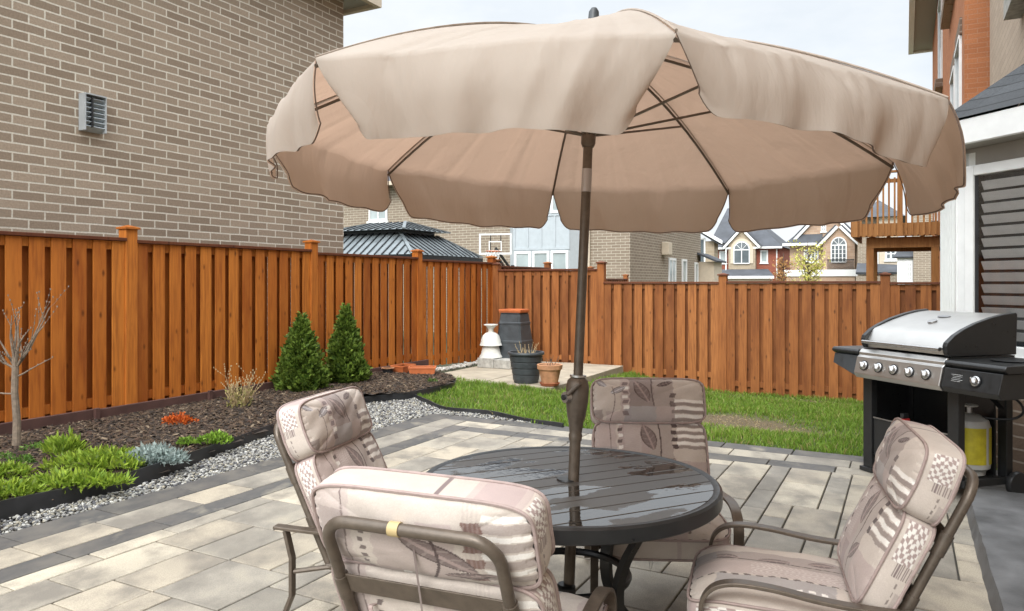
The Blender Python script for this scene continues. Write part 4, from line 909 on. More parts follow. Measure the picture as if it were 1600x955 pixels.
mb = MB(); a = Vector((E[0][0] - .04, E[0][1] - .02, zt_ + .012)); b = Vector((I[0][0], I[0][1], zw + .012)); mb.bar(a, b, .14, .012, up=(.3, -.1, 1)); mb.build('hip_shingles', 'shingle', t, off=o)
mb = MB(); mb.bar((QH - .012, 6.4, zt_ + .12), (QH - .012, 7.62, zw + .06), .02, .09, up=(1, 0, 0)); mb.build('flashing', 'white', t, off=o)
for pa, pb, za, zb_ in ((8.0, 9.3, 4.55, 6.2),):
    wn = MB().mm((QH - .012, pa, za), (QH - .001, pb, zb_)).build('window', 'pane', t, off=o)
    mb = MB(); mb.mm((QH - .05, pa - .07, za), (QH - .001, pa, zb_)); mb.mm((QH - .05, pb, za), (QH - .001, pb + .07, zb_)); mb.mm((QH - .05, pa - .07, zb_ + .002), (QH - .001, pb + .07, zb_ + .07)); mb.build('frame', 'white', wn, off=o)
    MB().mm((QH - .16, pa - .25, za - .2), (QH - .001, pb + .25, za - .002)).build('sill', 'block', wn, off=o)

# ------------------------------------------------------------------ plants
def leafcloud(P, Nrm, size, elong, c0, c1, jit=.5, cvar=.15):
    n = len(P); a = rng.normal(size=(n, 3))*jit + Nrm; a /= np.linalg.norm(a, axis=1)[:, None] + 1e-9
    r = rng.normal(size=(n, 3)); b = np.cross(a, r); b /= np.linalg.norm(b, axis=1)[:, None] + 1e-9
    s_ = size*rng.uniform(.6, 1.4, (n, 1)); l = a*s_*elong; w_ = b*s_*.5
    V = np.stack([P, P + l*.5 + w_, P + l, P + l*.5 - w_], 1).reshape(-1, 3)
    F = (np.arange(n)*4)[:, None] + np.array([[0, 1, 2, 3]])
    t_ = rng.random((n, 1)); cc = (c0*(1 - t_) + c1*t_)*(1 + rng.normal(size=(n, 1))*cvar); return V, F, np.repeat(np.clip(cc, 0.005, 1), 4, 0)
def cedar(u, v, h, rad, label):
    x, y, z = G(u, v, .1); t = thing('cedar_shrub', label, 'evergreen shrub', (x, y, z), 0, 'young cedars by the fence')
    MB().tube([(0, 0, -.05), (0.01, 0, h*.5), (0, 0, h*.93)], [.022, .014, .004], 7).build('trunk', 'trunk', t)
    n = 8500; zz = h*(1 - np.sqrt(rng.random(n)))*.93 + .03; prof = rad*np.clip(1.0 - (zz/h)**1.25, .03, 1)*np.clip(.72 + zz/h*2.2, 0, 1)
    th = rng.uniform(0, 2*np.pi, n); lob = 1 + .17*np.sin(4*th + zz*11 + u) + .13*np.sin(7*th - zz*19 + 1 + u) + .09*rng.normal(size=n)
    rr = prof*lob*np.sqrt(rng.uniform(.25, 1, n))
    P = np.stack([rr*np.cos(th), rr*np.sin(th), zz], 1); Nn = np.stack([np.cos(th)*.75, np.sin(th)*.75, np.ones(n)*.8], 1)
    clump = np.sin(5*th + zz*14)*.5 + .5
    V, F, Cc = leafcloud(P, Nn, .034, 1.7, np.array([.045, .09, .014]), np.array([.21, .30, .05]), .45, .25)
    npmesh('crown', V, F, 'leafy', t, Cc)
cedar(471, 612, 1.06, .315, 'shorter left one of the two conical green cedars by the fence')
cedar(540, 600, 1.16, .285, 'taller right one of the two conical green cedars by the fence')
# bare sapling
x, y, z = G(25, 704, .1); t = thing('bare_sapling', 'leafless grey sapling with budding twigs in front of the left fence', 'tree', (x, y, z))
mb = MB(); mb.tube([(0, 0, -.1), (.008, 0, .25), (-.012, 0, .5), (-.005, 0, .72)], [.036, .031, .028, .027], 10); mb.build('trunk', 'twig', t, smooth=True)
def limb(mb, a, d, l, r, lev):
    a = Vector(a); d = Vector(d).normalized(); pts = [a]; rs = [r]; cur = a
    for i in range(5):
        d = (d + Vector((random.gauss(0, .10), random.gauss(0, .10), random.gauss(.03, .06)))).normalized(); cur = cur + d*l/5; pts.append(cur); rs.append(r*(1 - .14*(i + 1)))
    mb.tube(pts, rs, 6)
    if lev:
        for k in range(5 if lev > 1 else 4):
            i = random.randint(1, 5); s_ = Vector((random.gauss(0, 1), random.gauss(0, .8), random.gauss(.4, .5))).normalized()
            limb(mb, pts[i], d*.9 + s_*.6, l*random.uniform(.3, .6), rs[i]*.55, lev - 1)
    else:
        for q_ in pts[2:]: mb.box(q_ + Vector((0, 0, .005)), (.008, .008, .014))
mb = MB()
for d, l, r in (((-.16, 0, 1), .42, .016), ((.32, -.1, 1), .38, .017), ((-.6, .1, .7), .34, .013), ((.62, .0, .75), .46, .011), ((-.8, -.1, .5), .26, .011), ((.56, .02, .80), .58, .012), ((.46, .05, .90), .50, .011), ((-.08, .05, 1), .46, .011)):
    limb(mb, (-.005, 0, .69), d, l, r, 1)
limb(mb, (.0, 0, .62), (.8, 0, .42), .36, .008, 0); limb(mb, (-.02, 0, .48), (-1, 0, .0), .42, .008, 0)
mb.build('branches', 'twig', t, smooth=True)
# dry twig shrub
x, y, z = G(374, 640, .1); t = thing('twiggy_shrub', 'small bare straw coloured twig shrub with tiny buds beside the cedars', 'shrub', (x, y, z))
mb = MB()
for k in range(16):
    a = random.uniform(0, 6.3); limb(mb, (.05*math.cos(a), .05*math.sin(a), 0), (.5*math.cos(a), .5*math.sin(a), 1), random.uniform(.22, .42), .006, 1)
M['straw'] = plain('straw_twig', (.40, .30, .16), .8, 0, .3, 30); mb.build('stems', 'straw', t)
n = 260; th = rng.uniform(0, 6.28, n); rr = .15*np.sqrt(rng.random(n)); V, F, Cc = leafcloud(np.stack([rr*np.cos(th), rr*np.sin(th), rng.uniform(.02, .22, n)], 1), np.array([[0, 0, 1.]]), .018, 2.2, np.array([.25, .26, .07]), np.array([.42, .36, .16]), .7)
npmesh('leaves', V, F, 'leafy', t, Cc)
def clump(name, label, u, v, wd, h, n, c0, c1, size, elong, up=1.0, cat='plant', group=None, jit=.45, wy=None):
    x, y, z = G(u, v, .09); t = thing(name, label, cat, (x, y, z), 0, group)
    th = rng.uniform(0, 2*np.pi, n); rr = np.sqrt(rng.random(n)); lob = 1 + .18*np.sin(3*th + u) + .12*np.sin(7*th)
    X = wd/2*rr*np.cos(th)*lob; Y = (wy or wd*.8)/2*rr*np.sin(th)*lob; dome = np.sqrt(np.clip(1 - rr**2, 0.02, 1))
    hole = np.sin(X*31 + u)*np.sin(Y*37 + v) + .4*np.sin(X*70)*np.sin(Y*66) ; kp = (hole > -.25) | (rng.random(n) < .25); X, Y, th, rr, dome = X[kp], Y[kp], th[kp], rr[kp], dome[kp]; n = len(X)
    Z = h*dome*rng.uniform(.08, .85, n)*(1 + .2*np.sin(X*40)*np.sin(Y*37))
    Nn = np.stack([np.cos(th)*rr*.9, np.sin(th)*rr*.9, np.full(n, up)], 1)
    V, F, Cc = leafcloud(np.stack([X, Y, Z], 1), Nn, size, elong, np.array(c0), np.array(c1), jit, .2); npmesh('leaves', V, F, 'leafy', t, Cc)
    mb = MB()
    for k in range(14): a = random.uniform(0, 6.3); mb.tube([(.1*wd*math.cos(a), .1*wd*math.sin(a), -.02), (.3*wd*math.cos(a), .3*wd*math.sin(a), h*.6)], .003, 4)
    mb.build('stems', 'trunk', t)
GL = ((.12, .21, .02), (.36, .47, .06)); GM = ((.06, .14, .025), (.18, .30, .06))
clump('daylily_clump', 'bright green lily shoots behind the middle of the green patch', 100, 711, .28, .16, 900, *GL, .017, 4.2, 1.2, 'plant', jit=.65)
clump('daylily_clump', 'widest bright green leafy mass beside the blue grey clump', 160, 726, .70, .10, 2600, *GL, .015, 4.0, 1.0, 'plant', wy=.46, jit=.75)
clump('daylily_clump', 'low bright green leaves just behind the black edging', 115, 756, .66, .06, 1900, *GL, .015, 4.0, .9, 'plant', wy=.28, jit=.8)
clump('daylily_clump', 'bright green leaves at the bottom left picture edge', 8, 772, .42, .06, 1100, *GL, .015, 4.0, .9, 'plant', wy=.28, jit=.8)
clump('daylily_clump', 'bright green shoots at the left picture edge above the lowest leaves', 8, 745, .32, .08, 800, *GL, .015, 4.0, 1.0, 'plant', jit=.75)
clump('sedum_clump', 'rounded mid green sedum just right of the sapling trunk', 53, 709, .23, .10, 1100, *GM, .014, 1.4, .8, 'plant')
clump('sedum_clump', 'rounded mid green sedum in front of the sapling trunk', 34, 727, .20, .09, 900, *GM, .014, 1.4, .8, 'plant')
clump('sedum_clump', 'rounded mid green sedum cut by the left picture edge', -2, 724, .22, .10, 1000, *GM, .014, 1.4, .8, 'plant')
clump('lavender_clump', 'blue grey spiky clump leaning over the black edging', 241, 722, .42, .13, 2600, (.24, .30, .29), (.46, .54, .51), .017, 3.0, .8, 'plant', wy=.28, jit=.6)
clump('sedum_clump', 'small round lime green sedum alone in the mulch near the orange shrub', 291, 694, .14, .07, 420, (.13, .24, .03), (.30, .46, .08), .014, 1.8, .9, 'plant')
clump('sedum_clump', 'wider lime green sedum nearest the left chair', 336, 692, .27, .09, 900, (.12, .24, .02), (.30, .46, .07), .017, 2.2, 1.1, 'plant')
clump('spirea_shrub', 'small bright orange red leaved shrub in the mulch bed', 277, 667, .31, .14, 1200, (.42, .075, .015), (.75, .20, .04), .018, 1.7, .9, 'shrub')
clump('weed_tuft', 'tiny green weed tuft in the mulch in front of the orange planters', 673, 598, .14, .06, 120, *GM, .015, 2.0, 1.0, 'weed')
# far spring trees
def spring_tree(u, vtop, Y, label, c0, c1, hw, name, n=1500):
    X = (u - 800)/1155*Y; zt = HC + (440 - vtop)*Y/1155; t = thing(name, label, 'tree', (X, Y, -2))
    H = zt + 2; mb = MB(); mb.tube([(0, 0, 0), (.05, 0, H*.4), (0, 0, H*.97)], [.12, .08, .015], 7)
    P = []; Nn = []
    for k in range(46):
        a = random.uniform(0, 6.3); z0 = H*random.uniform(.3, .9); l = hw*random.uniform(.5, 1.1)*(1.15 - .75*z0/H); e = Vector((l*math.cos(a), l*math.sin(a), z0 + l*random.uniform(.4, 1.0)))
        mb.tube([(0, 0, z0), tuple((Vector((0, 0, z0)) + e)/2 + Vector((0, 0, -.05))), tuple(e)], [.03, .02, .006], 5)
        for i in range(n//46): s_ = random.uniform(.25, 1.05); q_ = Vector((0, 0, z0)).lerp(e, s_); P.append((q_.x + random.gauss(0, .12), q_.y + random.gauss(0, .12), q_.z + random.gauss(0, .12)))
    mb.build('trunk', 'trunk', t); P = np.array(P); V, F, Cc = leafcloud(P, np.array([[0, 0, .6]]), .085, 1.6, np.array(c0), np.array(c1), .9); npmesh('crown', V, F, 'leafy', t, Cc)
spring_tree(1262, 372, 44, 'young tree with sparse yellow green spring leaves before the stone house', (.42, .42, .08), (.70, .64, .20), 1.6, 'budding_tree')
spring_tree(1224, 392, 46, 'small bush with sparse rust coloured leaves before the far red house', (.35, .18, .06), (.55, .32, .14), .9, 'rusty_bush', 800)

# ------------------------------------------------------------------ pots and corner objects
def pot(prof, mat, par, name='pot', n=32): return MB().lathe(prof, n).build(name, mat, par, smooth=True)
x, y, _ = G(822, 597); t = thing('plastic_planter', 'large charcoal ribbed round planter with dead stems on the slabs', 'plant pot', (x, y, 0))
prof = [(.0, .0), (.185, 0)]
for i in range(4): z = .03 + i*.095; r0 = .19 + i*.0155; prof += [(r0, z), (r0 + .008, z + .008), (r0 + .017, z + .082), (r0 + .010, z + .09)]
prof += [(.25, .415), (.275, .42), (.282, .44), (.275, .462), (.245, .462), (.238, .40), (0, .40)]
pot(prof, 'dark_grey_plastic', t); MB().lathe([(0, .402), (.236, .405)], 20).build('soil', 'soil', t)
mb = MB()
for k in range(15): a = random.uniform(0, 6.3); r_ = random.uniform(.02, .13); limb(mb, (r_*math.cos(a), r_*math.sin(a), .40), (random.gauss(0, .5), random.gauss(0, .5), 1), random.uniform(.08, .24), .006, 0)
mb.build('dead_stems', 'straw', t)
x, y, _ = G(859, 602); t = thing('terracotta_pot', 'weathered terracotta pot on a red saucer beside the charcoal planter', 'plant pot', (x, y, 0))
pot([(0, .035), (.12, .035), (.165, .235), (.185, .24), (.19, .305), (.18, .31), (.165, .305), (.155, .26), (0, .26)], 'terracotta', t)
pot([(0, .0), (.13, 0), (.152, .04), (.14, .042), (.125, .02), (0, .02)], 'terracotta_red', t, 'saucer'); MB().lathe([(0, .265), (.155, .265)], 20).build('soil', 'soil', t)
mb = MB()
for k in range(6): limb(mb, (random.gauss(0, .04), random.gauss(0, .04), .26), (random.gauss(0, .3), random.gauss(0, .3), 1), random.uniform(.08, .2), .006, 0)
mb.build('dead_stems', 'trunk', t)
xb, yb = (804 - 800)/1155*13.5, 13.5
t = thing('compost_bin', 'tall tapered charcoal compost bin standing against the back fence', 'compost bin', (xb, yb, 0), -TH)
mb = MB(); lv = []
for z, h_ in ((0, .31), (.09, .305), (.1, .29), (.42, .255), (.43, .262), (.46, .26), (.47, .25), (.75, .222), (.76, .23), (.79, .228), (.8, .218), (.94, .20)): lv.append([(h_*a, h_*b, z) for a, b in ((-1, -.85), (-.85, -1), (.85, -1), (1, -.85), (1, .85), (.85, 1), (-.85, 1), (-1, .85))])
m = 8; vs = [k for l in lv for k in l]; fs = [(i*m + k, i*m + (k + 1) % m, (i + 1)*m + (k + 1) % m, (i + 1)*m + k) for i in range(len(lv) - 1) for k in range(m)] + [tuple(range((len(lv) - 1)*m, len(lv)*m))]
mb.add(vs, fs).build('bin_body', 'dark_grey_plastic', t)
MB().mm((-.19, -.19, .942), (.19, .19, .965)).build('lid', 'black_plastic', t, bevel=.01)
t = thing('terracotta_tray', 'shallow orange tray lying on top of the compost bin', 'tray', (xb - .01, yb, .966), -TH)
mb = MB().mm((-.215, -.17, 0), (.215, .17, .02)); mb.mm((-.225, -.18, .02), (.225, -.165, .06)); mb.mm((-.225, .165, .02), (.225, .18, .06)); mb.mm((-.225, -.165, .02), (-.21, .165, .06)); mb.mm((.21, -.165, .02), (.225, .165, .06)); mb.build('tray', 'orange_plastic', t, bevel=.004)
xu, yu = (767 - 800)/1155*13.3, 13.3
for i, (dx, lab) in enumerate(((0.0, 'grey concrete block under the white urn'), (.34, 'grey concrete block half hidden by the charcoal planter'))):
    t = thing('concrete_block', lab, 'block', (xu + dx*C_, yu - dx*S - .02, 0), -TH, 'blocks by the fence corner'); MB().mm((-.165, -.2, 0), (.165, .2, .17 - i*.015)).build('block', 'block', t, bevel=.008)
t = thing('garden_urn', 'white fluted urn turned upside down as the upper of two stacked in the fence corner', 'urn', (xu, yu, .17 + .215))
def flute(prof, n=48):
    mb = MB(); vs = []; m = len(prof)
    for r_, z in prof:
        for k in range(n): a = 2*math.pi*k/n; rr = r_*(1 + (.025 if k % 2 else -.01)); vs.append((rr*math.cos(a), rr*math.sin(a), z))
    return mb.add(vs, [(i*n + k, i*n + (k + 1) % n, (i + 1)*n + (k + 1) % n, (i + 1)*n + k) for i in range(m - 1) for k in range(n)] + [tuple((m - 1)*n + k for k in range(n))])
flute([(.20, 0), (.192, .02), (.178, .05), (.17, .1), (.145, .17), (.10, .215), (.055, .235), (.045, .26), (.05, .29), (.075, .33), (.1, .352), (.125, .36), (.125, .375)]).build('urn_body', 'urn', t, smooth=True)
t = thing('garden_urn', 'white fluted bowl turned upside down below the white urn on the concrete block', 'urn', (xu, yu, .171)); flute([(.205, 0), (.195, .025), (.178, .05), (.165, .1), (.15, .17), (.135, .21), (.12, .213)]).build('urn_body', 'urn', t, smooth=True)
def box_planter(u, v, wd, dp, h, rz, label):
    x, y, z = G(u, v, .06); t = thing('box_planter', label, 'planter', (x, y, z), rz, 'orange box planters')
    mb = MB(); k = .82; A = [(-wd/2*k, -dp/2*k, 0), (wd/2*k, -dp/2*k, 0), (wd/2*k, dp/2*k, 0), (-wd/2*k, dp/2*k, 0)]; Bq = [(-wd/2*.96, -dp/2*.96, h*.86), (wd/2*.96, -dp/2*.96, h*.86), (wd/2*.96, dp/2*.96, h*.86), (-wd/2*.96, dp/2*.96, h*.86)]
    mb.add(A + Bq, [(3, 2, 1, 0), (0, 1, 5, 4), (1, 2, 6, 5), (2, 3, 7, 6), (3, 0, 4, 7)]); mb.build('body', 'orange_plastic', t)
    mb = MB(); mb.mm((-wd/2, -dp/2, h*.84), (wd/2, -dp/2 + .018, h)); mb.mm((-wd/2, dp/2 - .018, h*.84), (wd/2, dp/2, h)); mb.mm((-wd/2, -dp/2 + .018, h*.84), (-wd/2 + .018, dp/2 - .018, h)); mb.mm((wd/2 - .018, -dp/2 + .018, h*.84), (wd/2, dp/2 - .018, h)); mb.build('rim', 'orange_plastic', t, bevel=.004)
    MB().add([(-wd/2*.93, -dp/2*.93, h*.7), (wd/2*.93, -dp/2*.93, h*.7), (wd/2*.93, dp/2*.93, h*.7), (-wd/2*.93, dp/2*.93, h*.7)], [(0, 1, 2, 3)]).build('soil', 'soil', t)
box_planter(660, 590, .42, .24, .17, .05, 'right hand orange plastic box planter at the end of the mulch bed')
box_planter(630, 587, .36, .24, .17, 1.1, 'orange plastic box planter between the black pot and the other planter')
x, y, z = G(606, 590, .06); t = thing('nursery_pot', 'small black pot with a tan rim beside the orange planters', 'plant pot', (x, y, z)); pot([(0, 0), (.075, 0), (.085, .13), (.09, .135), (.082, .14), (.07, .12), (0, .12)], 'black_plastic', t); MB().lathe([(.083, .141), (.1, .141), (.1, .152), (.075, .152), (.075, .141)], 24).build('rim', 'terracotta', t)

# ------------------------------------------------------------------ table
TX, TY, TZ = .227, 3.02, .72
t = thing('patio_table', 'round dark slatted patio table wet with rain puddles', 'table', (TX, TY, 0), R(24.8)); TR = .61
mb = MB(); ns = 11; pit = 2*(TR - .03)/ns
for i in range(ns):
    y0 = -(TR - .03) + i*pit + .003; y1 = y0 + pit - .006; r_ = TR - .034; poly = []
    for a in np.linspace(0, 1, 7): y_ = y0 + (y1 - y0)*a; poly.append((math.sqrt(max(r_**2 - y_**2, .0004)), y_))
    for a in np.linspace(1, 0, 7): y_ = y0 + (y1 - y0)*a; poly.append((-math.sqrt(max(r_**2 - y_**2, .0004)), y_))
    if i == ns//2:
        for s_ in (-1, 1):
            pl = [(s_*px if s_ > 0 else px, py) for px, py in poly]
            half = [(abs(px), py) for px, py in poly[:7]]; cut = [(.026, y1), (.026, y0)]
            P_ = half + cut; P_ = [(s_*a, b) for a, b in P_]; P_ = P_ if s_ > 0 else P_[::-1]
            mb.prism([(a, b, TZ - .012) for a, b in P_], (0, 0, .012))
        for s_ in (-1, 1):
            a, b = (y0, -.026) if s_ < 0 else (.026, y1); mb.prism([(-.026, a, TZ - .012), (.026, a, TZ - .012), (.026, b, TZ - .012), (-.026, b, TZ - .012)], (0, 0, .012))
    else: mb.prism([(a, b, TZ - .012) for a, b in poly], (0, 0, .012))
mb.build('tabletop', 'tabletop', t, bevel=.002)
MB().lathe([(TR - .036, TZ - .03), (TR - .034, TZ - .001), (TR - .025, TZ + .004), (TR - .01, TZ + .004), (TR, TZ - .004), (TR, TZ - .05), (TR - .006, TZ - .055), (TR - .02, TZ - .055), (TR - .022, TZ - .03), (TR - .036, TZ - .03)], 72).build('rim', 'black_metal', t, smooth=True)
MB().lathe([(.028, TZ + .001), (.045, TZ + .001), (.043, TZ + .007), (.03, TZ + .008)], 28).build('grommet', 'black_metal', t, smooth=True)
mb = MB()
for a in (0, 90): c_, s_ = math.cos(R(a + 20)), math.sin(R(a + 20)); mb.bar((-c_*.56, -s_*.56, TZ - .032), (c_*.56, s_*.56, TZ - .032 - .001*a/90), .05, .03)
mb.build('cross_brace', 'black_metal', t)
for a in (20, 110, 200, 290):
    c_, s_ = math.cos(R(a)), math.sin(R(a)); pr = [(.40, TZ - .05), (.37, .60), (.29, .46), (.255, .34), (.27, .22), (.35, .09), (.44, .012)]
    MB().band(smoothpath([(c_*r_, s_*r_, z) for r_, z in pr], 5), .05, .024, (-s_, c_, 0)).build('leg', 'black_metal', t)
MB().tube([(.245*math.cos(a), .245*math.sin(a), .34) for a in np.linspace(0, 2*math.pi, 36, endpoint=False)], .016, 8, True).build('ring_brace', 'black_metal', t, smooth=True)

# ------------------------------------------------------------------ umbrella
UN = Vector((.046, .026, .9986)).normalized(); UC = Vector((.313, 3.04, 2.09)); UR = 1.3; UPH = 3.983
base = UC - UN*(UC.z/UN.z)
t = thing('patio_umbrella', 'open beige octagonal umbrella with scalloped valance through the table', 'umbrella', (base.x, base.y, 0))
ex = Vector((0, 1, 0)).cross(UN).normalized(); ey = UN.cross(ex)
inv = Vector((base.x, base.y, 0))
def UP(r_, a, h): return UC + ex*(r_*math.cos(a)) + ey*(r_*math.sin(a)) + UN*h - inv
hz = UC.z/UN.z                                            # axial distance from the floor to the rim plane
def AX(h): return UP(0, 0, h - hz)                         # point on the pole at axial height h
RISE = .43
def ribh(s_): return RISE*(1 - s_**1.75)                   # rib curve, s from apex 0 to tip 1
def canopy():
    nu, nv, nl = 72, 28, 18; V = []; F = []; edges = []
    for k in range(8):
        a0 = UPH + k*math.pi/4; a1 = a0 + math.pi/4; o_ = len(V); rs = np.random.default_rng(k + 3); ph = rs.uniform(0, 6.28, 8); am = rs.uniform(.5, 1, 8); cr_ = [(rs.uniform(.06, .94), rs.uniform(-.10, .10), rs.uniform(.45, .95), rs.choice((-1, 1))*rs.uniform(.003, .0075), rs.uniform(.35, .8)) for _ in range(13)]; sk = (.0, .05, .10, -.01, .0, -.01, .0, .03)[k]
        for j in range(nv + nl + 1):
            for i in range(nu + 1):
                x = i/nu; s_ = min(1, j/nv)*.97 + .03; w_ = 4*x*(1 - x)
                A_ = UP(UR*s_, a0, ribh(s_)); B_ = UP(UR*s_, a1, ribh(s_)); P = A_.lerp(B_, x)
                am_ = a0 + x*math.pi/4; od = UP(1, am_, 0) - UP(0, am_, 0)
                tight = -.035*w_*math.sin(math.pi*min(1, s_))  # cloth drawn in between the ribs
                wr = .0025*math.sin(x*27 + ph[0] + 3*s_)*s_**2 + .004*math.sin(x*9 + s_*7 + ph[1])*s_ + .003*math.sin(x*40*am[1] - s_*11 + ph[7])*max(0, s_ - .6)
                tot = (s_ if j <= nv else 1 + (j - nv)/nl)                      # creases pressed into the cloth while it was folded
                cz = sum(am2*math.exp(-abs(x - x0 - sl2*(tot - c0))/.014)*math.exp(-((tot - c0 - .25)/ln2)**2) for x0, sl2, c0, am2, ln2 in cr_)
                P = P + UN*(tight*.6 + wr) + (od*.7 + UN*.7)*cz
                if j > nv - 4: P = P + od*.008*w_*(j - nv + 4)/4
                if j > nv:
                    v_ = (j - nv)/nl; Ld = (.225, .175 + .05*x, .24, .235, .235, .24, .23, .22)[k]
                    # notch beside each rib and rounded lower corners
                    xi = .5 + (x - .5)*(1 - (.17 if k < 1 else .15 if k == 1 else .085)*min(1, v_*1.1)**1.2)
                    P = A_.lerp(B_, xi) + UN*wr + od*cz*1.3
                    edge = min(x, 1 - x); cr = 1 - .24*max(0, 1 - edge/.07)**2
                    d_ = Ld*v_*cr*(1 + .012*math.sin(5*x + ph[3]))
                    fold = (.013*math.sin(x*17 + ph[4] + 1.5*v_) + .008*math.sin(x*37 + ph[5] + 2*v_)*am[0] + .016*math.sin(x*7 + ph[6]))*v_*(.3 + .7*w_)
                    roll = .03*w_*math.sin(min(1, v_*1.6)*math.pi/2)
                    P = P + od*(.008*w_ + roll + fold + sk*v_ - .05*v_*v_*(1 - w_*.4)) + Vector((0, 0, -1))*d_
                V.append(tuple(P))
        n1 = nu + 1
        for j in range(nv + nl):
            for i in range(nu): F.append((o_ + j*n1 + i, o_ + j*n1 + i + 1, o_ + (j + 1)*n1 + i + 1, o_ + (j + 1)*n1 + i))
        ed = [o_ + j*n1 for j in range(nv, nv + nl)] + [o_ + (nv + nl)*n1 + i for i in range(nu + 1)] + [o_ + j*n1 + nu for j in range(nv + nl - 1, nv - 1, -1)]
        edges.append([V[i] for i in ed])
    V = np.array(V)
    npmesh('canopy', V, np.array(F)[:, ::-1], 'canvas', t, smooth=True)
    for e in edges: MB().tube([tuple(Vector(q_) - (Vector((q_[0], q_[1], 0)) - Vector((AX(2.1).x, AX(2.1).y, 0))).normalized()*.006 + Vector((0, 0, .004))) for q_ in e], .0024, 5).build('binding', 'trim_brown', bpy.data.objects['canopy'], smooth=True)
    for k in range(8):
        a = UPH + k*math.pi/4; MB().tube([UP(UR*s_, a, ribh(s_) + .003) for s_ in np.linspace(.03, 1, 18)], .004, 5).build('seam', 'trim_seam', bpy.data.objects['canopy'])
M['trim_seam'] = plain('canvas_seam', (.33, .27, .22), .85, 0, .15, 30)
canopy()
for k in range(8):
    a = UPH + k*math.pi/4
    MB().tube([UP(UR*s_, a, ribh(s_) - .022) for s_ in np.linspace(.03, .998, 14)], .0062, 7).build('rib', 'frame_brown', t, smooth=True)
    m_ = .58; MB().tube([AX(2.13), UP(UR*m_, a, ribh(m_) - .03)], .0055, 6).build('strut', 'frame_brown', t, smooth=True)
topz = hz + RISE
MB().tube([AX(.05), AX(1.0)], .0225, 18).build('lower_pole', 'frame_brown', t, smooth=True)
MB().tube([AX(1.13), AX(topz + .01)], .0195, 18).build('upper_pole', 'frame_brown', t, smooth=True)
MB().tube([AX(1.90), AX(1.995)], .0208, 18).build('tilt_sleeve', 'galv', t, smooth=True)
MB().tube([AX(2.085), AX(2.10), AX(2.15), AX(2.165)], [.024, .03, .03, .022], 18).build('runner', 'frame_brown', t, smooth=True)
MB().tube([AX(topz - .03), AX(topz + .02)], [.05, .03], 18).build('hub', 'frame_brown', t, smooth=True)
MB().tube([AX(topz + .015), AX(topz + .03), AX(topz + .075), AX(topz + .085)], [.032, .026, .022, .012], 16).build('finial', 'galv_dark', t, smooth=True) if 'galv_dark' in M else MB().tube([AX(topz + .005), AX(topz + .03), AX(topz + .125), AX(topz + .14)], [.034, .027, .021, .012], 16).build('finial', 'dark_grey_plastic', t, smooth=True)
hs = MB(); hs.tube([AX(.885), AX(.905), AX(.915), AX(.93), AX(.96), AX(.985), AX(1.045), AX(1.10), AX(1.128), AX(1.142)], [.026, .028, .025, .027, .031, .038, .046, .047, .042, .028], 20)
hs = hs.build('crank_housing', 'frame_brown', t, smooth=True)
c0 = AX(1.065); MB().tube([c0 + Vector((-.035, -.025, .0)), c0 + Vector((-.055, -.038, 0))], .022, 18).build('crank_boss', 'steel', hs, smooth=True)
MB().tube([c0 + Vector((-.056, -.039, 0)), c0 + Vector((-.061, -.043, 0))], .011, 14).build('crank_bolt', 'black_plastic', hs, smooth=True)
mb = MB(); mb.bar(c0 + Vector((-.045, -.045, .010)), c0 + Vector((.008, -.058, .062)), .026, .016); mb.build('crank_handle', 'frame_brown', hs, bevel=.006)
mb = MB(); mb.tube([AX(1.1425), AX(1.150)], .034, 20); mb.build('collar_plate', 'steel', hs, smooth=True)
MB().lathe([(0, 0), (.24, 0), (.245, .03), (.2, .06), (.06, .09), (.04, .12), (.04, .3), (.03, .31)], 32).build('base', 'black_metal', t, smooth=True)

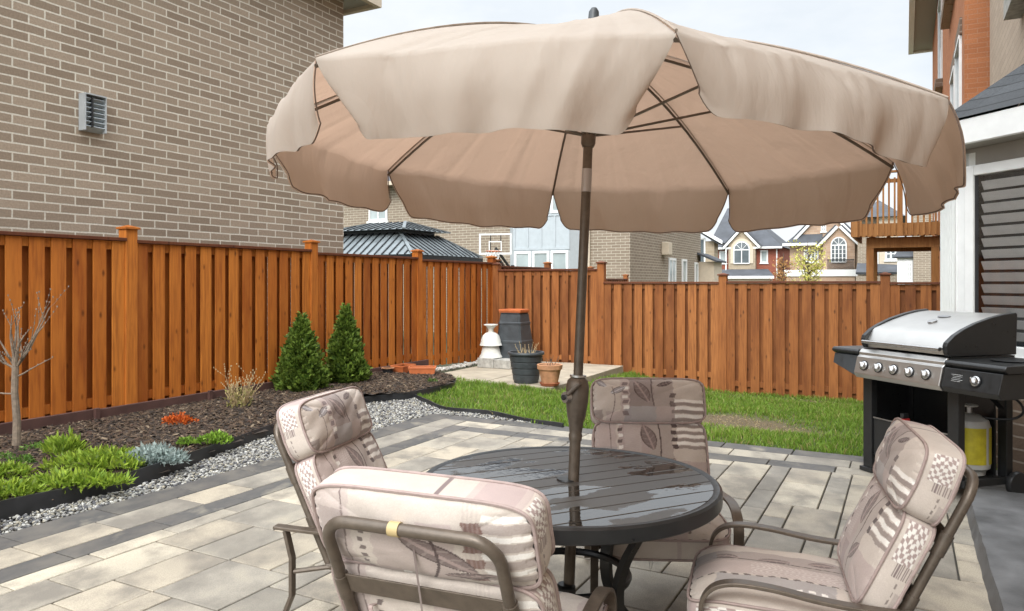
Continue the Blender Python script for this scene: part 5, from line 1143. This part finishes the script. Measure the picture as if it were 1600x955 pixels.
# ------------------------------------------------------------------ chairs and cushions
CR = (.60, .535, .475); PK = (.42, .335, .32); MV = (.205, .158, .157); LP = (.51, .425, .395); GY = (.33, .32, .33); DK = (.085, .06, .057); WH = (.88, .85, .80); TP = (.20, .155, .145)
def paint(x, y, kind):
    """colour of the printed fabric at x (0..1 across) and y (0..1 up), numpy arrays"""
    n = len(x); c = np.tile(np.array(CR), (n, 1)); jx = x + .006*np.sin(y*40) ; jy = y + .006*np.sin(x*37)
    def rect(x0, x1, y0, y1, col, a=1.0):
        m = (jx >= x0) & (jx < x1) & (jy >= y0) & (jy < y1); c[m] = c[m]*(1 - a) + np.array(col)*a
    def leaf(cx, cy, l, w_, ang, col, asp, vein=True):
        dx = (x - cx)*asp; dy = y - cy; ca, sa = math.cos(ang), math.sin(ang); u = (dx*ca + dy*sa)/l; v = (-dx*sa + dy*ca)/l
        r_ = w_*np.sin(np.clip(u, 0, 1)*np.pi)**.8; m = (u > 0) & (u < 1) & (np.abs(v) < r_); c[m] = np.array(col)
        if vein:
            mv = m & (np.abs(v) < .03); c[mv] = np.array(col)*1.9
            mv = m & (np.abs(np.sin((u*5 - np.abs(v)*3)*np.pi)) < .28); c[mv] = c[mv]*.55 + np.array(LP)*.35
            ou = m & (np.abs(v) > r_*.84); c[ou] = np.array(DK)
    def stem(x0, amp, y0, y1, col, wd=.006):
        m = (y > y0) & (y < y1) & (np.abs(x - (x0 + amp*np.sin((y - y0)/(y1 - y0 + 1e-6)*2.6))) < wd); c[m] = np.array(col)
    A = {'head': .58/.27, 'low': .58/.40, 'seat': .58/.56, 'back': .58/.6, 'gus': 1}[kind]
    if kind == 'head':
        rect(.0, .09, .0, .24, MV, .6); rect(.25, .34, 0, 1, LP); rect(.33, .54, .30, 1, MV, .72); rect(.54, .72, .30, 1, MV, .5); rect(.28, .56, 0, .30, GY, .75); rect(.56, .72, 0, .30, PK, .7); rect(.12, .25, .0, .2, LP)
        for i in range(7): rect(.268, .318, .12 + i*.115, .20 + i*.115, WH if i % 2 else MV, .95)
        for i in range(2): rect(.685, .735, .30 + i*.20, .41 + i*.20, DK, .85)
        for i in range(3): rect(.70, 1, .02 + i*.15, .085 + i*.15, TP, .72); rect(.72, .99, .09 + i*.15, .155 + i*.15, WH)
        leaf(.50, .38, .62, .21, 2.0, TP, A); leaf(.57, .80, .34, .17, .35, DK, A); stem(.545, -.02, .30, 1, DK, .005); leaf(.03, .96, .28, .22, -.7, GY, A); leaf(.16, .60, .34, .22, .55, GY, A); stem(.15, .05, .0, .78, TP, .004)
    elif kind == 'low':
        rect(0, .20, 0, 1, LP); rect(.22, .50, 0, 1, PK, .8); rect(.5, .7, 0, 1, MV, .40); rect(.7, 1, 0, .4, LP); rect(0, .20, .25, .6, GY, .55); rect(.34, .48, .0, .3, MV, .4)
        for i in range(11): rect(.215, .255, .04 + i*.088, .09 + i*.088, DK if i % 2 else WH, .9)
        for i in range(4): rect(.69, 1, .58 + i*.105, .625 + i*.105, TP, .7); rect(.74, 1, .635 + i*.105, .68 + i*.105, WH); rect(.69, .74, .58 + i*.105, .64 + i*.105, DK)
        m = (x > .27) & (x < .42) & (np.sin(y*240 + 5*np.sin(x*60)) > .3) & (y > .35); c[m] = c[m]*.6 + np.array(WH)*.35
        leaf(.53, .55, .40, .24, 1.9, TP, A); stem(.56, .03, .05, 1, DK, .006); leaf(.57, .22, .3, .22, .8, TP, A); stem(.13, .02, .0, 1, TP, .004); rect(.1, .14, .1, .2, WH)
    elif kind == 'seat':
        rect(.26, .46, 0, 1, MV, .55); rect(.46, .66, 0, 1, LP); rect(.68, .86, .2, .85, GY, .7); rect(.0, .12, .5, 1, PK, .6)
        for i in range(14): rect(.665, .685, .04 + i*.068, .08 + i*.068, DK, .9)
        for i in range(9): rect(.80, .825, .24 + i*.065, .275 + i*.065, WH)
        m = (x > .47) & (x < .65) & (np.sin(y*190 + 5*np.sin(x*50)) > .3) & (y < .65); c[m] = c[m]*.65 + np.array(WH)*.32
        leaf(.38, .42, .20, .22, 1.4, TP, A); leaf(.42, .72, .20, .22, 1.9, TP, A); leaf(.30, .16, .18, .2, 1.2, TP, A); stem(.38, .05, .05, .95, DK, .005); rect(.26, .42, .86, 1, GY, .6)
    elif kind == 'back':
        rect(0, .20, 0, 1, LP, .7); rect(.03, .17, .45, .78, MV, .35); rect(.30, .52, .1, .62, PK, .55); rect(.52, .68, 0, .8, LP, .9); rect(.05, .4, 0, .16, PK, .5)
        for i in range(4): rect(.74, 1, .16 + i*.19, .255 + i*.19, MV, .5); rect(.72, .80, .15 + i*.19, .265 + i*.19, (.20, .12, .10)); rect(.80, 1, .27 + i*.19, .33 + i*.19, WH)
        m = (x > .72) & (x < .80) & (np.sin(x*330) > .2); c[m] = c[m]*.7 + np.array(LP)*.25
        for i in range(7): rect(.235, .265, .08 + i*.10, .13 + i*.10, DK, .85)
        leaf(.43, .66, .52, .17, -.9, TP, A); stem(.53, .07, .0, .7, DK, .007); leaf(.60, .16, .26, .18, .4, TP, A); stem(.14, .03, .05, 1, TP, .004); rect(.40, .44, .03, .12, WH)
    else:
        ch = (np.sin(x*np.pi*17 + .8*np.sin(y*23)) > 0) ^ (np.sin(y*np.pi*21 + .9*np.sin(x*31)) > 0); m = (y > .56) & (x > .14) & (x < .50) & (y < .94); c[m & ch] = np.array(TP)*1.9; c[m & ~ch] = np.array(WH)*.92
        m = (y <= .56) & (y > .43) & (x > .26) & (np.sin(x*150) > 0); c[m] = np.array(MV)
        for i in range(4): rect(.40, .425, .10 + i*.08, .15 + i*.08, DK, .7)
        rect(.46, 1, .0, .3, MV, .35)
    return np.clip(c*1.0 + rng.normal(size=(n, 1))*.012, .01, .95)
def pad(name, par, wd, ht, th, crown, frontk, backk, mp, nx=170, ny=120, sharp=7, pz=.0055, bend=None):
    # a boxed cushion: crowned front and back sheets, a gusset between them; mp maps (x, y, z) to chair space
    a = np.linspace(-1, 1, nx + 1); b = np.linspace(-1, 1, ny + 1); Am, Bm = np.meshgrid(a, b, indexing='ij'); mx = np.maximum(np.abs(Am), np.abs(Bm)); mx[mx < 1e-6] = 1e-6
    ca, cb = Am/mx, Bm/mx; k = 1/(np.abs(ca)**sharp + np.abs(cb)**sharp)**(1/sharp); X = Am*k; Y = Bm*k
    cr = crown*np.clip(1 - np.abs(Am)**3.2, 0, 1)**.75*np.clip(1 - np.abs(Bm)**3.0, 0, 1)**.75
    dim = .0025*np.sin(Am*5 + 1)*np.sin(Bm*4) + .0012*np.sin(Am*13 + Bm*8); ce = np.clip(1.06 - mx, 0, .2)*5
    puck = 1 - .012*(np.abs(np.sin(Am*14))**6 + np.abs(np.sin(Bm*11))**6)*(mx > .93)
    V = []; C3 = []; F = []
    for s_, kd in ((1, frontk), (-1, backk)):
        Z = s_*(th/2 + cr + dim*ce); o_ = sum(len(v) for v in V)
        V.append(np.stack([X*wd/2*puck, Y*ht/2*puck, Z], -1).reshape(-1, 3)); C3.append(paint((.5 - X.ravel()*.5) if s_ > 0 else (X.ravel()*.5 + .5), Y.ravel()*.5 + .5, kd))
        i, j = np.meshgrid(np.arange(nx), np.arange(ny), indexing='ij'); q_ = np.stack([i*(ny + 1) + j, (i + 1)*(ny + 1) + j, (i + 1)*(ny + 1) + j + 1, i*(ny + 1) + j + 1], -1).reshape(-1, 4) + o_
        F.append(q_ if s_ > 0 else q_[:, ::-1])
    ring = [(i, 0) for i in range(nx)] + [(nx, j) for j in range(ny)] + [(i, ny) for i in range(nx, 0, -1)] + [(0, j) for j in range(ny, 0, -1)]
    rx = np.array([X[i, j]*wd/2 for i, j in ring]); ry = np.array([Y[i, j]*ht/2 for i, j in ring]); m = len(ring); o_ = sum(len(v) for v in V); lv = 32
    per = np.cumsum(np.hypot(np.diff(rx, append=rx[0]), np.diff(ry, append=ry[0])))
    for l in range(lv + 1):
        tt = l/lv; bl = 1 + .02*math.sin(tt*math.pi); V.append(np.stack([rx*bl, ry*bl, np.full(m, th/2 - th*tt)], -1)); 
        onside = (np.abs(rx) > wd/2*.93); gx = (ry/ht + .5); gc = paint(np.full(m, tt*.55 + .02), np.clip(gx, 0, 1), 'gus'); tc_ = np.tile(np.array(LP), (m, 1)); pw = np.sin(per*9) + .7*np.sin(per*23 + 1); tc_[pw < .75] = np.array(CR); tc_[(pw > 1.15)] = np.array(PK)*1.1; tc_[np.abs(np.sin(per*4.3 + 2)) < .03] = np.array(MV)
        C3.append(np.where(onside[:, None], gc, tc_))
    for l in range(lv):
        i = np.arange(m); j = (i + 1) % m; F.append(np.stack([o_ + l*m + j, o_ + l*m + i, o_ + (l + 1)*m + i, o_ + (l + 1)*m + j], -1))
    V = np.concatenate(V); F = np.concatenate(F); C3 = np.concatenate(C3)
    V = np.array([mp(*k) for k in V]) if not callable(getattr(mp, 'np', None)) else mp(V)
    po = npmesh(name, V, F[:, ::-1], 'cushion', par, C3, smooth=True)
    for s_ in (1, -1):
        P_ = [mp(x*1.008, y*1.008, s_*th/2) for x, y in zip(rx[::2], ry[::2])]; MB().tube(P_, pz, 6, True).build('piping', 'piping', po, smooth=True)
    return po
BETA = R(25); bs, bc = math.sin(BETA), math.cos(BETA)
def backp(x, s_, d): return (x, -bs*s_ + bc*d, .36 + bc*s_ + bs*d)          # s along the back, d out from it
def make_chair(label):
    t = thing('patio_chair', label, 'chair', group='brown metal patio chairs round the table')
    hw = .25; rad = .075; top = .60
    arc = [(-hw, -.06)] + [(-hw, s_) for s_ in np.linspace(.05, top - rad, 5)] + [(-hw + rad*(1 - math.cos(a)), top - rad + rad*math.sin(a)) for a in np.linspace(.2, math.pi/2, 7)]
    arc = arc + [(-x, s_) for x, s_ in arc[::-1]]
    MB().tube([backp(x, s_, 0) for x, s_ in arc], .0165, 14).build('back_frame', 'frame_brown', t, smooth=True)
    for s_ in (-1, 1):
        for a in (.10, .33): MB().tube([backp(s_*hw, a, 0), backp(s_*hw, a + .075, 0)], .0205, 14).build('sleeve', 'frame_brown', t, smooth=True)
    for a in (.16, .38): mb = MB(); p0, p1 = backp(-hw + .015, a, 0), backp(hw - .015, a, 0); mb.bar(p0, p1, .006, .062, up=(0, -bs, bc)); mb.build('back_slat', 'frame_brown', t, bevel=.002)
    mb = MB(); mb.tube([backp(-.045, top, 0), backp(-.015, top, 0)], .0192, 14); mb.build('strap_loop', 'tan_strap', t, smooth=True)
    MB().tube([(-.27, .02, .32), (-.27, .52, .335), (-.20, .575, .332), (.20, .575, .332), (.27, .52, .335), (.27, .02, .32)], .014, 10).build('seat_frame', 'frame_brown', t, smooth=True)
    mb = MB()
    for y_ in np.linspace(.04, .53, 7): mb.mm((-.262, y_ - .02, .318), (.262, y_ + .02, .324))
    mb.build('seat_straps', 'frame_brown', t)
    for s_ in (-1, 1):
        x = s_*.315; arm = smoothpath([(x, -.20, .485), (x, -.12, .482), (x, .03, .48), (x, .20, .49), (x, .36, .512), (x, .48, .515), (x, .55, .49), (x, .585, .435), (x, .58, .37), (x, .55, .27), (x, .53, .13), (x, .54, .012)], 6)
        k = 6*8
        MB().band(arm[:k + 1], .045, .014, (1, 0, 0)).build('armrest', 'frame_brown', t, bevel=.003)
        MB().band(arm[k:], .036, .016, (1, 0, 0)).build('leg', 'frame_brown', t, bevel=.003)
        MB().band([(x, -.15, .474), (x, -.12, .36), (x, -.12, .20), (x, -.20, .012)], .036, .016, (1, 0, 0)).build('leg', 'frame_brown', t, bevel=.003)
        mb = MB(); MB().tube([(s_*.268, .50, .334), (x, .56, .33)], .011, 8).build('bracket', 'frame_brown', t); MB().tube([(s_*.268, .05, .322), (x, -.12, .30)], .011, 8).build('bracket', 'frame_brown', t)
    return t
def make_cushion(label):
    t = thing('chair_cushion', label, 'cushion', group='printed cushions on the patio chairs')
    d0 = .02
    pad('lower_back', t, .58, .36, .095, .038, 'low', 'back', lambda x, y, z: backp(x, .235 + y, d0 + .07 + z), 180, 120)
    # headrest: thick roll leaning slightly forward over the top
    def head(x, y, z):
        s_ = .53 + y; d = d0 + .085 + z; f = max(0, (y + .02))
        return backp(x, s_ - 1.7*f*max(0, z + .045), d + .10*f - .05*max(0, -y)*0)
    pad('headrest', t, .59, .26, .105, .042, 'head', 'back', head, 180, 96, 6)
    pad('seat_pad', t, .57, .62, .085, .042, 'seat', 'low', lambda x, y, z: (x, .33 + y*1.0, .385 + z + .03*y - 1.6*max(0, y - .17)**2), 160, 160)
    for s_ in (-1, 1): MB().band(smoothpath([backp(s_*.16, .3, .01), backp(s_*.16, .31, -.012), backp(s_*.15, .25, -.02), backp(s_*.17, .20, -.015)], 4), .012, .003, (1, 0, 0)).build('tie', 'piping', t)
    return t
def place(root, x, y, fx, fy): root.location = (x, y, 0); root.rotation_euler = (0, 0, math.atan2(-fx, fy))
seats = [((-.174, 2.094), (.37, .93), 'brown metal chair nearest the camera seen from behind', 'floral patchwork cushion on the nearest chair seen from its back'),
         ((-.737, 3.41), (.967, -.25), 'brown metal chair at the left of the table beside the pebbles', 'floral patchwork cushion on the left chair by the pebbles'),
         ((.718, 3.852), (-.06, -.99), 'brown metal chair on the far side of the table facing the camera', 'floral patchwork cushion facing the camera across the table'),
         ((1.30, 2.64), (-.95, .31), 'brown metal chair at the right of the table seen from its side', 'floral patchwork cushion on the right chair seen from its side')]
ch0 = make_chair(seats[0][2]); cu0 = make_cushion(seats[0][3])
for i, ((x, y), (fx, fy), lc, lk) in enumerate(seats):
    if i == 0: place(ch0, x, y, fx, fy); place(cu0, x, y, fx, fy); cu0.scale = (1.09, 1, 1)
    else:
        rz = math.atan2(-fx, fy); copy_thing(ch0, (x, y, 0), rz, lc); copy_thing(cu0, (x, y, 0), rz, lk, (1, 1, 1))

# ------------------------------------------------------------------ grill
t = thing('gas_grill', 'black and stainless steel gas grill with six knobs standing by the house', 'grill', (3.262, 5.661, 0), math.atan2(-.956, .292))
x0, x1 = -.40, .40
prof = [(-.35, 1.03), (-.355, 1.075), (-.345, 1.10), (-.28, 1.15), (-.2, 1.19), (-.08, 1.235), (.06, 1.272), (.18, 1.295), (.29, 1.305), (.30, 1.29), (.29, 1.0), (-.33, 1.0)]
for a, b in ((x0 - .005, x0 + .035), (x1 - .035, x1 + .005)): MB().prism([(a, y_, z) for y_, z in prof][::-1], (b - a, 0, 0)).build('lid_cap', 'black_metal', t, bevel=.006)
pin = [(-.325, 1.035), (-.325, 1.06), (-.272, 1.145), (-.255, 1.158), (-.19, 1.183), (-.08, 1.222), (.06, 1.26), (.18, 1.283), (.28, 1.292), (.285, 1.28), (.28, 1.01), (-.32, 1.01)]
lid = MB().prism([(x0 + .036, y_, z) for y_, z in pin][::-1], (x1 - x0 - .072, 0, 0)).build('lid', 'steel', t, smooth=True, ang=25)
MB().tube([(x0 + .036, -.375, 1.052), (x1 - .036, -.375, 1.052)], .014, 12).build('lid_handle', 'chrome', t, smooth=True)
mb = MB()
for x in (x0 + .08, 0, x1 - .08): mb.bar((x, -.372, 1.052), (x, -.32, 1.052), .02, .02)
mb.build('handle_mount', 'black_metal', t)
mb = MB().lathe([(0, 0), (.034, 0), (.034, .008), (0, .010)], 24); m3 = Matrix.Rotation(R(18), 3, 'X'); mb.v = [tuple(m3 @ Vector(k) + Vector((.02, -.075, 1.226))) for k in mb.v]; mb.build('thermometer', 'chrome', lid, smooth=True)
mb = MB().lathe([(0, 0), (.042, 0), (.042, .004), (0, .005)], 24); m3 = Matrix.Rotation(R(12), 3, 'X'); mb.v = [tuple(m3 @ Vector((k[0]*1.3, k[1]*.7, k[2])) + Vector((.0, .06, 1.262))) for k in mb.v]; mb.build('lid_badge', 'galv', lid, smooth=True)
MB().prism([(x0, y_, z) for y_, z in [(-.33, .80), (-.33, .995), (.28, .995), (.26, .80)]], (x1 - x0, 0, 0)).build('firebox', 'black_metal', t)
cp = [(-.335, .995), (-.35, .99), (-.375, .965), (-.372, .945), (-.392, .93), (-.425, .80), (-.40, .765), (-.335, .765)]
MB().prism([(x0 - .005, y_, z) for y_, z in cp], (x1 - x0 + .01, 0, 0)).build('control_panel', 'steel', t, bevel=.006)
pn = Vector((0, -.13, .033)).normalized(); pn = Vector((0, -.968, .246)); R3 = pn.to_track_quat('Z', 'Y').to_matrix()
def knob(x, y_, z, par):
    mb = MB().lathe([(0, 0), (.034, 0), (.034, .006), (.027, .010), (.024, .022), (.020, .026), (0, .026)], 24); mb.v = [tuple(R3 @ Vector(k) + Vector((x, y_, z))) for k in mb.v]; ko = mb.build('knob', 'chrome', par, smooth=True)
    mb = MB().box((0, 0, .032), (.013, .044, .016)); mb.v = [tuple(R3 @ (Matrix.Rotation(.5, 3, 'Z') @ Vector(k)) + Vector((x, y_, z))) for k in mb.v]; mb.build('grip', 'chrome', ko, bevel=.003)
    mb = MB().lathe([(.036, .0005), (.041, .0005), (.041, .002), (.036, .002)], 28); mb.v = [tuple(R3 @ Vector(k) + Vector((x, y_, z))) for k in mb.v]; mb.build('bezel', 'black_metal', ko)
for i in range(5): knob(-.31 + i*.148, -.411, .868, t)
# side shelves
def shelf(a, b, nm):
    so_ = MB().prism([(a, y_, z) for y_, z in [(-.36, .935), (-.385, .955), (-.385, .968), (-.37, .985), (.22, .985), (.22, .935)]], (b - a, 0, 0)).build(nm, 'black_metal', t, bevel=.006); return so_
sl_ = shelf(x0 - .30, x0 - .008, 'side_shelf'); sr = shelf(x1 + .008, x1 + .47, 'side_shelf')
MB().prism([(x0 - .006, -.36, .765), (x0 - .006, -.36, .93), (x0 - .30, -.33, .93), (x0 - .30, -.33, .84)], (0, .5, 0)).build('shelf_skirt', 'shelf_grey', t, bevel=.004) if False else MB().prism([(x0 - .008, -.395, .77), (x0 - .008, -.375, .932), (x0 - .30, -.355, .932), (x0 - .31, -.36, .85)], (0, .55, 0)).build('shelf_skirt', 'dark_grey_plastic', t, bevel=.004)
pan = MB().prism([(x1 + .008, y_, z) for y_, z in [(-.375, .933), (-.415, .80), (-.39, .765), (.2, .765), (.2, .933)]], (.44, 0, 0)).build('burner_panel', 'black_metal', t, bevel=.005)
knob(x1 + .27, -.401, .868, t)
mb = MB(); 
for i in range(5):
    z = .893 - i*.011; mb.box((x1 + .12 + .006*(i % 2), -.375 - (.932 - z)*.302 - .003, z), (.085 - .012*(i % 3), .0015, .0013), R3 @ Matrix.Rotation(0, 3, 'X') if False else Matrix.Rotation(R(-16.5), 3, 'X'))
mb.build('printed_lines', 'white', pan)
MB().lathe([(.0, 0), (.11, 0), (.12, .008), (.08, .012), (0, .012)], 28, (x1 + .24, -.06, .986)).build('burner_grate', 'black_metal', t)
# cart
def bk(nm, a, b, bv=.004): return MB().mm(a, b).build(nm, 'black_metal', t, bevel=bv)
bk('leg', (-.45, -.29, .02), (-.36, -.23, .764)); bk('leg', (.35, -.29, .08), (.44, -.23, .764)); bk('leg', (.38, .14, .10), (.45, .20, .764)); bk('leg', (-.45, .14, .02), (-.38, .20, .764))
bk('back_panel', (-.379, .15, .12), (.345, .17, .763)); bk('bottom_shelf', (-.359, -.25, .10), (.46, .139, .13)); bk('side_panel', (-.44, -.229, .12), (-.42, .139, .763)); bk('rail', (.441, -.27, .09), (.47, .2, .14)); None
bk('door', (-.355, -.275, .14), (.345, -.255, .44)); MB().tube([(-.35, -.28, .445), (.345, -.28, .445)], .006, 8).build('door_trim', 'chrome', t)
bk('caster', (-.47, -.31, .0), (-.34, -.21, .035)); mb = MB()
mb.prism([(.38, .16, .60), (.38, .16, .763), (.38, -.02, .763)], (.06, 0, 0)); mb.build('gusset', 'black_metal', t)
for y_ in (.19, -.2):
    mb = MB().lathe([(0, -.025), (.05, -.025), (.085, -.022), (.09, -.01), (.09, .01), (.085, .022), (.05, .025), (0, .025)], 28); m3 = Matrix.Rotation(R(90), 3, 'Y'); mb.v = [tuple(m3 @ Vector(k) + Vector((.49, y_, .09))) for k in mb.v]; wo = mb.build('wheel', 'black_plastic', t, smooth=True) if y_ > 0 else None
mb = MB(); mb.tube(smoothpath([(.40, .05, .764), (.52, .14, .70), (.56, .16, .62), (.50, .14, .56), (.40, .05, .55), (.30, -.0, .56)], 6), .009, 8); mb.build('gas_hose', 'black_plastic', t, smooth=True)
m4 = Matrix.Translation((3.262, 5.661, 0)) @ Matrix.Rotation(math.atan2(-.956, .292), 4, 'Z')
p_ = m4 @ Vector((.29, -.02, .131))
t2 = thing('propane_tank', 'white propane tank with a yellow label under the grill side shelf', 'gas tank', (p_.x, p_.y, .14))
MB().lathe([(0, 0), (.10, 0), (.105, .03), (.13, .05), (.135, .09), (.135, .34), (.12, .39), (.07, .425), (.03, .435), (0, .436)], 32).build('tank', 'tank_white', t2, smooth=True)
a = np.linspace(math.pi*1.2, math.pi*2.05, 16); mb = MB(); vs = []
for k in a: vs += [(.1365*math.cos(k), .1365*math.sin(k), .085), (.1365*math.cos(k), .1365*math.sin(k), .345)]
mb.add(vs, [(2*i, 2*i + 2, 2*i + 3, 2*i + 1) for i in range(15) if i != 7]); mb.build('label', 'tank_yellow', t2)
MB().tube([(.05*math.cos(k), -.0 + .05*math.sin(k), .49) for k in np.linspace(0, 6.28, 16, endpoint=False)], .008, 6, True).build('collar', 'tank_white', t2); MB().tube([(0, 0, .43), (0, 0, .49)], .018, 10).build('valve', 'galv', t2)
p_ = m4 @ Vector((-.12, -.2, .131)); p2 = thing('lighter', 'red plastic grill lighter box inside the grill cart', 'lighter', (p_.x, p_.y, .131), .4)
mb = MB().mm((-.04, -.02, .0), (.04, .02, .34)); mb.build('lighter_body', 'red_plastic', p2, bevel=.006); MB().mm((-.03, -.015, .341), (.03, .015, .38)).build('lighter_cap', 'black_plastic', p2, bevel=.004)
